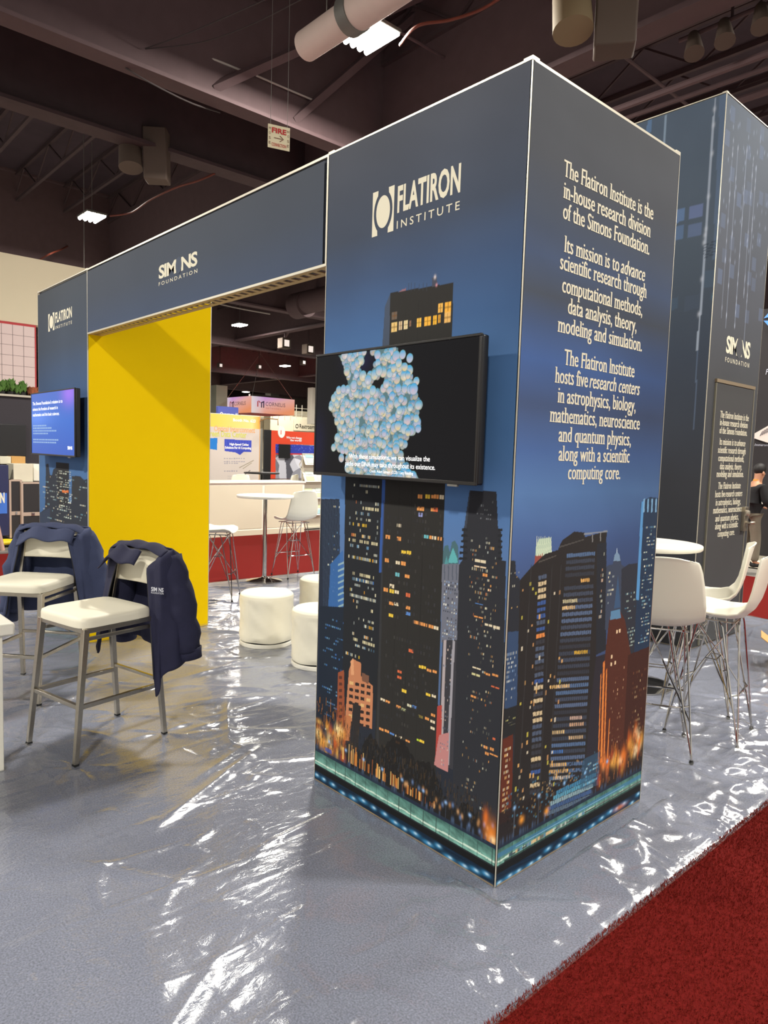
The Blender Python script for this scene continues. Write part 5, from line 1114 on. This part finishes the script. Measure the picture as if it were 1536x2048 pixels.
o = sans('C', 'lettering', wht, None, (RX, 0, 0), (0, 1, 0), (1, 0, 0), rl(632, 880)[0], rl(640, 880)[0], rl(632, 883)[1], rl(632, 874)[1], .03, lift=.02); into(t, o)
rc_box('wall_screen', 'small dark screen on the grey faceted booth wall', 'television', RX+.1, 558, 889, 581, 916, .06, black_pl, part='panel')
t, w_, h = rc_box('curtain', 'black drape between the white booth wall and the red booth', 'curtain', -30, 527, 860, 543, 1000, .1, mat('drape_black', (26, 24, 26), .9))
t, w_, h = rc_box('pillar', 'slim grey truss upright beside the black drape', 'pillar', -29, 520, 858, 526, 985, .1, mat('grey_truss', (140, 136, 128), .5)); 

# folding brochure stands
def brochure_stand(label, px, py0, py1):
    g = at(px, 1058, 'x', -10.75); t = thing('brochure_stand', label, 'brochure stand', (-10.75, g[1]+.06, .004))
    MB().box((-.2, -.32, 0), (.1, .34, .03)).build('base', alu, t); MB().box((-.06, -.3, .03), (-.03, .32, 1.6)).build('back_post', alu, t)
    for i in range(4):
        z0 = .28+.36*i
        for s in (-.3, .32): MB().tube([(0, s, z0-.2), (-.14 if i % 2 else .0, s, z0), (0, s, z0+.16)], .010, 6).build('side_link', alu, t, smooth=True)
        MB().add([(.08, -.3, z0), (.08, .32, z0), (-.06, .32, z0+.24), (-.06, -.3, z0+.24)], [(0, 1, 2, 3)]).build('tray', white_lam, t, solid=.008)
        for j in range(2):
            for q in range(2):
                y = -.24+.29*q; a_ = [.14, .02][j]; P = lambda yy, u: (.09-.14*u, yy, z0+.006+.24*u)
                b_ = MB().add([P(y, .1+.5*j), P(y+.2, .1+.5*j), P(y+.2, .46+.46*j), P(y, .46+.46*j)], [(0, 1, 2, 3)]).build('brochure', [mat('brochure_green', (190, 204, 190), .6), mat('brochure_teal', (150, 184, 190), .6), mat('brochure_lime', (196, 204, 160), .6)][(i+j+q) % 3], t, solid=.004)
    return t
brochure_stand('folding metal brochure stand with tilted white trays, between the counter and the foreground tower', 622, 905, 1058)

# hanging square sign
cs = at(503, 792, 'x', -37.8); t = thing('hanging_sign', 'square hanging sign fading from violet to orange with dark lettering', 'hanging sign', (cs[0], cs[1], cs[2]-1.04)); sz = 3.3
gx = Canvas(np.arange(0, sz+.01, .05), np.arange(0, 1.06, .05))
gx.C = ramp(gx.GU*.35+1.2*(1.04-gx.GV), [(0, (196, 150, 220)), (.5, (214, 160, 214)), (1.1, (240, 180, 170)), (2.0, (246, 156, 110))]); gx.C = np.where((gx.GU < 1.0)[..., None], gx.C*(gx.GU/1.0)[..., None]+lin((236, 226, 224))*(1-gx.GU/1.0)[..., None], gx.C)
gx.C *= .85; gx.build('printed_face', screen_sign_mat, t, (0, 0, 0), (0, 1, 0)); gx.build('printed_face', screen_sign_mat, t, (-sz, -.005, 0), (1, 0, 0))  # fabric faces glow: brightness put into the print instead of lamp light
MB().box((-sz, 0, .01), (-.01, sz, 1.03)).build('frame', mat('sign_red', (214, 52, 44), .6), t)
ink = mat('ink_violet', (58, 44, 84), .6); o = sans('CORNELIS', 'lettering', ink, t, (0, 0, 0), (0, 1, 0), (1, 0, 0), 1.05, 2.55, .5, .74, .0, 1.1, lift=.02); o = sans('NETWORKS', 'lettering', mat('ink_orange', (214, 120, 110), .6), t, (0, 0, 0), (0, 1, 0), (1, 0, 0), 1.08, 2.2, .30, .40, 0, 1.4, lift=.02)
o = sans('CORNELIS', 'lettering', ink, t, (-sz, -.005, 0), (1, 0, 0), (0, -1, 0), 1.25, 2.65, .5, .74, .0, 1.1, lift=.02)
for org, ud, nrm, off in [((0, 0, 0), (0, 1, 0), (1, 0, 0), .42), ((-sz, -.005, 0), (1, 0, 0), (0, -1, 0), .65)]:
    O_, U_, Nn = Vector(org), Vector(ud), Vector(nrm); mb = MB(); P = lambda u, z: tuple(O_+U_*(off+u)+Vector((0, 0, z))+Nn*.02)
    mb.add([P(0, .4), P(.08, .4), P(.08, .72), P(0, .78)], [(0, 1, 2, 3)]); mb.add([P(.08, .74), P(.24, .62), P(.24, .70), P(.08, .82)], [(0, 1, 2, 3)]); mb.build('emblem_half', mat('emblem_red', (214, 70, 70), .6), t)
    mb = MB(); mb.add([P(.28, .36), P(.36, .36), P(.36, .70), P(.28, .66)], [(0, 1, 2, 3)]); mb.add([P(.44, .36), P(.52, .36), P(.52, .74), P(.44, .70)], [(0, 1, 2, 3)]); mb.add([P(.28, .62), P(.52, .72), P(.52, .80), P(.28, .70)], [(0, 1, 2, 3)]); mb.build('emblem_half', ink, t)
mb = MB()
for x, y in [(-.1, .1), (-.1, sz-.1), (-sz+.1, .1)]: mb.tube([(x, y, 1.03), (-sz/2, sz/2, 4.0)], .015, 6)
mb.tube([(-sz/2, sz/2, 4.0), (-sz/2, sz/2, 9.6-(cs[2]-1.04))], .02, 6); mb.build('suspension_cable', lamp_grey, t)

# far concourse: columns, balcony, restroom sign
cw = mat('concourse_cream', (206, 196, 170), .7, noise=.04, scale=1)
def far_box(name, label, cat, X, px0, y0, px1, y1, dep, m, kind=None):
    p, q = at(px0, y1, 'x', X), at(px1, y0, 'x', X); o = box_part(name, (X-dep, p[1], max(0.0, p[2])), (X, q[1], q[2]), m)
    return structure(o) if kind else tag(o, label, cat)
o = far_box('trim_column', '', '', -58, 538, 753, 559, 1000, 1, mat('column_grey', (112, 106, 98), .8), 1); o.name = 'trim_90'
o = far_box('trim_column', '', '', -40, 430, 772, 455, 1000, .8, mat('column_sage', (168, 168, 148), .8), 1); o.name = 'trim_91'
o = far_box('trim_column', '', '', -44, 623, 777, 645, 848, .6, mat('column_white', (226, 220, 204), .7), 1); o.name = 'trim_92'
o = far_box('trim_slab', '', '', -50, 540, 840, 690, 878, 1, cw, 1); o.name = 'trim_93'
o = far_box('trim_wall', '', '', -56, 500, 806, 700, 845, .3, mat('balcony_dark_glass', (66, 60, 56), .8), 1); o.name = 'trim_94'  # dark glass behind the balcony railing
o = far_box('trim_wall', '', '', -51.5, 480, 830, 700, 1000, .3, cw, 1); o.name = 'trim_95'
pz = at(600, 840, 'x', -50); py_ = (at(545, 840, 'x', -50)[1], at(690, 840, 'x', -50)[1]); t = thing('balcony_railing', 'metal balcony railing above the restroom sign', 'railing', (-50, py_[0], pz[2]-.05))
for z in (.5, 1.05): MB().tube([(0, 0, z), (0, py_[1]-py_[0], z)], .035, 6).build('rail', alu, t, smooth=True)
for i in range(14): MB().tube([(0, i*(py_[1]-py_[0])/13, 0), (0, i*(py_[1]-py_[0])/13, 1.35)], .035, 6).build('baluster', alu, t, smooth=True)
t, w_, h = rc_box('restroom_sign', 'cream restroom sign with dark lettering under the balcony', 'sign', -49.9, 588, 844, 690, 861, .05, cw, part='board'); t.location.x = -49.93
dk = mat('sign_ink', (50, 46, 42), .6); rn = ((-49.9, 0, 0), (0, 1, 0), (1, 0, 0)); rs_ = lambda px, py: at(px, py, 'x', -49.9)[1:]
into(t, sans('Restrooms', 'lettering', dk, None, *rn, rs_(599, 852)[0], rs_(632, 852)[0], rs_(600, 856)[1], rs_(600, 848)[1], .005, lift=.01))
mb = MB(); p = rs_(594, 852); R_ = .17; mb.add([(-49.89, p[0]+q*R_*math.cos(2*PI*i/24), p[1]+q*R_*math.sin(2*PI*i/24)) for q in (.72, 1) for i in range(24)], [(i, (i+1) % 24, 24+(i+1) % 24, 24+i) for i in range(24)]); into(t, mb.build('round_pictogram', dk))

# ------------------------------------------------------------------ roof-hung things
# white duct
dmat = mat('duct_white', (222, 200, 188), .6, noise=.05, scale=6)
t = thing('air_duct', 'thick white round duct with a capped end beside the largest lamp', 'duct', (-5.85, 3.15, 6.55)); MB().lathe([(.19, 0), (.2, .02), (.2, 9)], n=28)
mb = MB().tube([(0, 0, 0), (.9, 0, 0)], .17, 28); mb.build('duct_end', dmat, t, smooth=True, angle=50); mb = MB().tube([(.9, 0, 0), (9, 0, 0)], .20, 28); mb.build('duct_run', dmat, t, smooth=True, angle=50); MB().tube([(.82, 0, 0), (.98, 0, 0)], .215, 28).build('duct_collar', lamp_grey, t, smooth=True, angle=50)
mb = MB(); 
for x in (.4, 2.2, 5): mb.tube([(x, .0, .17), (x, 0, 3.05)], .006, 5)
mb.build('hanger', lamp_grey, t)
t = thing('air_duct', 'brown round duct end seen under the header, right of the near lamp', 'duct', (-21, 13.8, 7.2)); MB().tube([(0, 0, 0), (12, 0, 0)], .42, 24).build('duct_run', roofsteel, t, smooth=True, angle=50); MB().tube([(-.3, 0, -.05), (.4, 0, -.05)], .48, 24).build('duct_collar', roofsteel, t, smooth=True, angle=50); MB().box((1, -.1, .4), (1.1, .1, 2.4)).build('hanger', roofsteel, t)
# loudspeakers
spk = mat('speaker_brown', (92, 78, 68), .7); spt = mat('speaker_tan', (140, 122, 92), .7)
def horn(label, loc, rz, s, m1_, m2_):
    t = thing('loudspeaker', label, 'loudspeaker', loc, rz)
    MB().tube([(-.30*s, 0, .35*s), (-.25*s, -.1*s, .1*s), (-.22*s, -.18*s, -.25*s)], [.14*s, .18*s, .19*s], 22).build('horn', m1_, t, smooth=True, angle=50)
    mb = MB(); mb.add([(-.02*s+a*.38*s, -.18*s+b*.30*s-(.08*s if z else 0), (z-.5)*.8*s) for z in (0, 1) for a, b in ((0, 0), (1, 0), (1, 1), (0, 1))], [(0, 3, 2, 1), (4, 5, 6, 7), (0, 1, 5, 4), (1, 2, 6, 5), (2, 3, 7, 6), (3, 0, 4, 7)]); mb.build('cabinet', m2_, t, bevel=.02*s)
    MB().tube([(0, 0, .3*s), (0, 0, 9.6-loc[2])], .02, 6).build('hanger', roofdark, t); return t
g = at(1195, 25, 'z', 6.6); horn('tan horn and brown loudspeaker cabinet above the foreground tower', tuple(g), .6, 1.15, spt, spk)
g = at(295, 315, 'z', 6.9); horn('dark loudspeaker pair below the second roof beam at the left', tuple(g), .9, 1.1, spk, spk)
g = at(1462, 70, 'z', 7.2); t = thing('stage_lights', 'cluster of dull spotlights on a bar at the upper right', 'spotlights', tuple(g))
MB().tube([(-.7, 0, .2), (.8, 0, .2)], .03, 8).build('bar', roofsteel, t, smooth=True); MB().tube([(0, 0, .2), (0, 0, 9.6-g[2])], .02, 6).build('hanger', roofdark, t)
for i, x in enumerate((-.5, -.1, .35, .7)): MB().tube([(x, 0, .2), (x+.08, -.12, -.12)], [.07, .13], 14).build('spotlight', spk, t, smooth=True, angle=50)
for i, (px, py) in enumerate([(569, 687), (617, 699), (440, 731), (518, 734), (636, 770), (606, 725)]):
    g = at(px, py, 'z', 6.8); t = thing('spotlight', ['boxy spotlight under the far beam beside the black roof, left one of two', 'boxy spotlight under the far beam, right one of two', 'small spotlight under the roof beside the yellow wall edge', 'tiny spotlight above the hanging square sign', 'pair of lit white spots left of the wall screen', 'small hanging fitting right of the round far lamp'][i], 'spotlight', tuple(g))
    s = .5 if i < 2 else .3
    MB().box((-s*.5, -s*.5, -s*.5), (s*.4, s*.5, s*.5)).build('housing', spk, t, bevel=.04); MB().box((s*.4, -s*.28, -s*.3), (s*.42, s*.28, s*.3)).build('lens', mat('spot_lens', (240, 230, 225), .4, emit=(255, 240, 230), estr=.8), t); MB().tube([(0, 0, s*.5), (0, 0, 9.6-g[2])], .03, 6).build('hanger', roofdark, t)
# fire hose sign
g = CAM+(FWD+RT*(558-W/2)/FPX-UP*(275-H/2)/FPX)*7.4; t = thing('fire_hose_sign', 'white fire hose connection sign with red lettering hanging from the roof by wires', 'sign', tuple(g), -.3); s = .118
box_part('board', (-.008, -s, -s), (.0, s, s), mat('sign_ivory', (228, 216, 180), .5), t, bevel=.006); fr_ = mat('sign_red_ink', (190, 40, 38), .6); bk = mat('sign_brown_ink', (110, 60, 44), .6)
fo = ((0, 0, 0), (0, 1, 0), (1, 0, 0))
sans('FIRE', 'lettering', fr_, t, *fo, -.078, .078, .035, .088, .035, lift=.004); sans('CONNECTION', 'lettering', fr_, t, *fo, -.078, .078, -.096, -.064, .01, lift=.004)
for sx in (-1, 1):
    for i, ch_ in enumerate('HOSE'): sans(ch_, 'lettering', bk, t, *fo, sx*.099-.010, sx*.099+.010, .062-i*.048, .088-i*.048, 0, lift=.004)
mb = MB(); mb.add([(.004, -.055, -.010), (.004, .035, -.010), (.004, .035, -.017), (.004, -.055, -.017)], [(0, 1, 2, 3)]); mb.add([(.004, .012, .018), (.004, .052, -.0135), (.004, .042, -.0135), (.004, .004, .014)], [(0, 1, 2, 3)]); mb.add([(.004, .012, -.045), (.004, .052, -.0135), (.004, .042, -.0135), (.004, .004, -.041)], [(0, 1, 2, 3)]); mb.build('arrow', bk, t)
for y in (-.09, .09): MB().tube([(-.004, y, s), (-.004, y, 9.59-g[2])], .002, 5).build('hanging_wire', lamp_grey, t)
# loose cables
def cable(label, pts, r_, m, cat='cable'):
    P = [Vector(tuple(at(px, py, 'z', z))) for px, py, z in pts]; n = 10; out = []
    for i in range(len(P)-1):
        p0, p1, p2, p3 = P[max(i-1, 0)], P[i], P[i+1], P[min(i+2, len(P)-1)]
        for k in range(n):
            u = k/n; out.append(.5*((2*p1)+(p2-p0)*u+(2*p0-5*p1+4*p2-p3)*u*u+(3*p1-p0-3*p2+p3)*u**3))
    out.append(P[-1]); o = MB().tube(out, r_, 7).build('cable', m, smooth=True); return tag(o, label, cat)
oc = mat('cable_orange', (112, 50, 34), .6); gc = mat('cable_grey', (62, 54, 54), .6); wc = mat('cable_white', (190, 180, 172), .6)
cable('orange cable sagging below the second roof beam behind the header', [(430, 347, 7.0), (395, 362, 6.9), (350, 376, 6.9), (300, 400, 7.0), (262, 425, 7.1), (220, 432, 7.2)], .02, oc)
cable('orange cable running up to the right of the largest lamp', [(800, 90, 7.3), (835, 52, 7.3), (900, 40, 7.4), (960, 20, 7.5), (1010, -10, 7.6)], .02, oc)
cable('orange cable strung along the roof above the cream banner', [(70, 525, 7.0), (100, 508, 7.0), (130, 495, 7.6), (170, 470, 9.5)], .025, oc)
cable('thin grey wire sloping up to the top of the picture, upper of two', [(290, 97, 7.3), (380, 65, 7.4), (540, -5, 7.6)], .008, gc)
cable('thin grey wire sloping up to the top of the picture, lower of two', [(290, 98, 7.3), (400, 85, 7.4), (500, 50, 7.5), (610, -5, 7.6)], .008, gc)
cable('white conduit run crossing the dark roof, long left piece', [(186, 62, 7.6), (230, 72, 7.6), (300, 90, 7.6), (345, 100, 7.6)], .018, wc, 'conduit')
cable('white conduit run crossing the dark roof, middle piece', [(392, 110, 7.6), (430, 120, 7.6), (485, 142, 7.6)], .018, wc, 'conduit')
cable('white conduit run crossing the dark roof, right piece', [(512, 151, 7.6), (560, 172, 7.6), (640, 206, 7.6)], .016, wc, 'conduit')
cable('dark loose cable drooping along the first roof beam', [(250, 135, 7.0), (300, 165, 6.9), (380, 205, 6.9), (440, 225, 7.0)], .012, gc)
cable('pale conduit under the roof, right of the yellow wall top', [(431, 606, 7.3), (480, 617, 7.3), (540, 628, 7.3)], .03, wc, 'conduit')

# ------------------------------------------------------------------ right edge: dark exhibit wall, desk and person
EX = 10.9
t = thing('exhibit_wall', 'black exhibit wall with a blue logo at the right edge', 'exhibit wall', (-2.8, EX, 0)); box_part('wall_panel', (-2.0, 0, .1), (6.0, .12, 4.3), mat('exhibit_black', (34, 30, 34), .6), t); box_part('base_step', (-2.0, -.9, .0), (6.0, 0, .10), mat('step_cream', (222, 212, 190), .6), t)
ex = lambda px, py: at(px, py, 'y', EX-.01)
p = ex(1534, 636); mb = MB(); hx = ex(1528, 636)[0]
mb.add([(hx, EX-.02, p[2]), (hx+.22, EX-.02, p[2]+.26), (hx+.5, EX-.02, p[2]+.26), (hx+.2, EX-.02, p[2]+.02)], [(0, 1, 2, 3)]); mb.add([(hx, EX-.02, p[2]-.04), (hx+.2, EX-.02, p[2]-.06), (hx+.5, EX-.02, p[2]-.3), (hx+.22, EX-.02, p[2]-.3)], [(0, 1, 2, 3)])
into(t, mb.build('logo', mat('logo_blue', (80, 140, 220), .5, emit=(80, 150, 240), estr=.4)))
tw = mat('exhibit_text', (200, 205, 220), .6)
o = sans('F', 'lettering', tw, None, (0, EX, 0), (1, 0, 0), (0, -1, 0), ex(1531, 748)[0], ex(1537, 748)[0], ex(1533, 749)[2], ex(1533, 738)[2], 0, shear=.2, lift=.006); into(t, o)
o = sans('Immersion', 'lettering', tw, None, (0, EX, 0), (1, 0, 0), (0, -1, 0), ex(1509, 890)[0], ex(1540, 890)[0], ex(1515, 892)[2], ex(1515, 887)[2], 0, shear=.2, lift=.006); into(t, o)
p, q = ex(1508, 876), ex(1556, 842); t = thing('wedge_poster', 'white wedge shaped poster panel on the black exhibit wall', 'poster', (p[0], EX, p[2])); wx, hz = q[0]-p[0], q[2]-p[2]
mb = MB().add([(0, -.06, 0), (wx, -.06, -.12), (wx, -.06, hz), (0, -.06, hz*.22), (0, -.0, 0), (wx, -.0, -.12), (wx, -.0, hz), (0, -.0, hz*.22)], [(0, 1, 2, 3), (7, 6, 5, 4), (0, 4, 5, 1), (1, 5, 6, 2), (2, 6, 7, 3), (3, 7, 4, 0)]); mb.build('board', mat('poster_white', (226, 214, 206), .6), t)
mb = MB()
for i in range(7): mb.add([(wx*(.3+.08*i), -.066, hz*(.12+.05*i)), (wx*(.34+.08*i), -.066, hz*(.12+.05*i)), (wx*(.44+.08*i), -.066, hz*(.42+.07*i)), (wx*(.41+.08*i), -.066, hz*(.42+.07*i))], [(0, 1, 2, 3)])
mb.build('print', mat('poster_grey', (90, 84, 90), .6), t)
p = at(1522, 1024, 'y', 10.2); t = thing('demo_desk', 'black demo desk with a white shelf and blue light strip behind the person', 'desk', (p[0], 10.25, .1)); box_part('body', (.25, 0, 0), (2.2, .6, .78), mat('exhibit_black', (34, 30, 34)), t); box_part('white_shelf', (.0, -.06, .92), (2.2, .6, .97), white_lam, t, bevel=.008); box_part('support', (.3, .1, .78), (2.1, .5, .92), black_pl, t)
MB().box((.25, -.012, .30), (2.2, -.001, .33)).build('light_strip', mat('strip_blue', (80, 140, 220), .4, emit=(90, 160, 250), estr=1.2), t)
MB().box((.02, .05, .97), (.14, .3, 1.15)).build('screen_stand', black_pl, t)

def skin_mesh(name, verts, edges, radii, m, parent, root=0, sub=2):
    me = bpy.data.meshes.new(name); me.from_pydata(verts, edges, []); o = bpy.data.objects.new(name, me); COL.objects.link(o)
    sk = o.modifiers.new('skin', 'SKIN'); sd = me.skin_vertices[0].data
    for i, r_ in enumerate(radii): sd[i].radius = (r_, r_) if not hasattr(r_, '__len__') else r_; sd[i].use_root = i == root
    if sub: s_ = o.modifiers.new('sub', 'SUBSURF'); s_.levels = s_.render_levels = sub
    bpy.context.view_layer.update(); dg = bpy.context.evaluated_depsgraph_get(); nm = bpy.data.meshes.new_from_object(o.evaluated_get(dg)); bpy.data.objects.remove(o, do_unlink=True); bpy.data.meshes.remove(me)
    nm.name = name; nm.materials.clear(); nm.materials.append(m); nm.polygons.foreach_set('use_smooth', [True]*len(nm.polygons)); o = bpy.data.objects.new(name, nm); COL.objects.link(o); o.parent = parent; return o
g = at(1518, 1132, 'z', .1); pr = thing('person', 'person with dark hair in black jacket and grey trousers, turned to the desk', 'person', (g[0]-.10, g[1]-.22, .102), -.5)
pr.scale = (.9, .9, .9)
skin = mat('skin', (196, 142, 110), .55, noise=.06, scale=20); jkt = mat('black_knit', (24, 23, 26), .85); trs = mat('grey_trousers', (128, 120, 104), .85, noise=.1, scale=20, bump=.2)
# facing +y; pelvis root, slight forward lean
V_ = [(0, 0, .90), (0, .01, 1.05), (0, .04, 1.22), (0, .06, 1.36), (0, .09, 1.45), (0, .12, 1.55), (0, .14, 1.63),
      (-.09, 0, .84), (-.10, .02, .48), (-.11, -.02, .08), (-.11, .10, .035), (.09, 0, .84), (.10, .06, .48), (.11, .05, .08), (.11, .17, .035),
      (-.17, .06, 1.36), (-.22, .08, 1.10), (-.16, .30, 1.00), (-.15, .36, 1.00), (.17, .06, 1.36), (.23, .09, 1.10), (.17, .31, 1.02), (.16, .37, 1.02)]
E_ = [(0, 1), (1, 2), (2, 3), (3, 4), (4, 5), (5, 6), (0, 7), (7, 8), (8, 9), (9, 10), (0, 11), (11, 12), (12, 13), (13, 14), (3, 15), (15, 16), (16, 17), (17, 18), (3, 19), (19, 20), (20, 21), (21, 22)]
R_ = [(.13, .10), (.12, .09), (.13, .095), (.13, .085), .052, .082, .088, .085, .056, .040, .035, .085, .056, .040, .035, .05, .042, .030, .026, .05, .042, .030, .026]
body_ = skin_mesh('body', V_, E_, R_, skin, pr)
for s, w0 in ((-1, V_[18]), (1, V_[22])):      # hands with separate fingers, part of the figure
    for i, (dx, l) in enumerate([(-.028, .062), (-.010, .074), (.009, .070), (.026, .055)]):
        b0 = Vector(w0)+Vector((dx, .03, 0)); hv = skin_mesh('finger', [tuple(b0-Vector((dx*.4, .035, 0))), tuple(b0), tuple(b0+Vector((0, l*.5, -.008))), tuple(b0+Vector((0, l*.85, -.03)))], [(0, 1), (1, 2), (2, 3)], [.014, .0095, .0088, .0078], skin, body_, 0, 1)
    b0 = Vector(w0)+Vector((-s*.03, .0, 0)); skin_mesh('thumb', [tuple(w0), tuple(b0+Vector((-s*.008, .018, 0))), tuple(b0+Vector((-s*.016, .05, -.01)))], [(0, 1), (1, 2)], [.014, .0105, .009], skin, body_, 0, 1)
J = [0, 1, 2, 3, 15, 16, 17, 19, 20, 21]; ix = {v: i for i, v in enumerate(J)}
jv = [V_[i] for i in J]; jv[0] = (0, 0, .93); jv.append((0, -.01, .70))
skin_mesh('jacket', jv, [(ix[a], ix[b]) for a, b in E_ if a in ix and b in ix]+[(0, 10)], [(.168, .135), (.150, .118), (.158, .12), (.150, .105), .072, .062, .046, .072, .062, .046, (.172, .14)], jkt, pr)
T_i = [0, 7, 8, 9, 11, 12, 13]; ix = {v: i for i, v in enumerate(T_i)}
skin_mesh('trousers', [V_[i] for i in T_i], [(ix[a], ix[b]) for a, b in E_ if a in ix and b in ix], [(.135, .105), .10, .085, .068, .105, .085, .068], trs, pr)
mb = MB().blob((0, .125, 1.655), (.094, .105, .105), 18, 12); hr = mb.build('hair', mat('dark_hair', (26, 22, 22), .6, bump=.3, scale=150), pr, smooth=True, angle=180)
mb = MB().blob((0, .215, 1.575), (.017, .022, .022), 8, 6); mb.build('nose', skin, body_, smooth=True, angle=180)
for s in (-1, 1): MB().blob((s*.088, .125, 1.59), (.012, .022, .032), 8, 6).build('ear', skin, body_, smooth=True, angle=180); MB().blob((s*.032, .203, 1.605), (.012, .008, .008), 8, 6).build('eye', rubber, body_, smooth=True); MB().box((s*.11-.05, -.08 if s < 0 else -.01, .0), (s*.11+.05, .17 if s < 0 else .24, .07)).build('shoe', rubber, pr, bevel=.03)
MB().lathe([(.060, 0), (.064, .02), (.058, .045)], (0, .085, 1.44), 18).build('collar', mat('collar_orange', (230, 160, 60), .7), pr, smooth=True)
MB().box((-.022, .198, 1.535), (.022, .212, 1.545)).build('mouth', mat('lip', (160, 90, 80), .5), body_, bevel=.004)
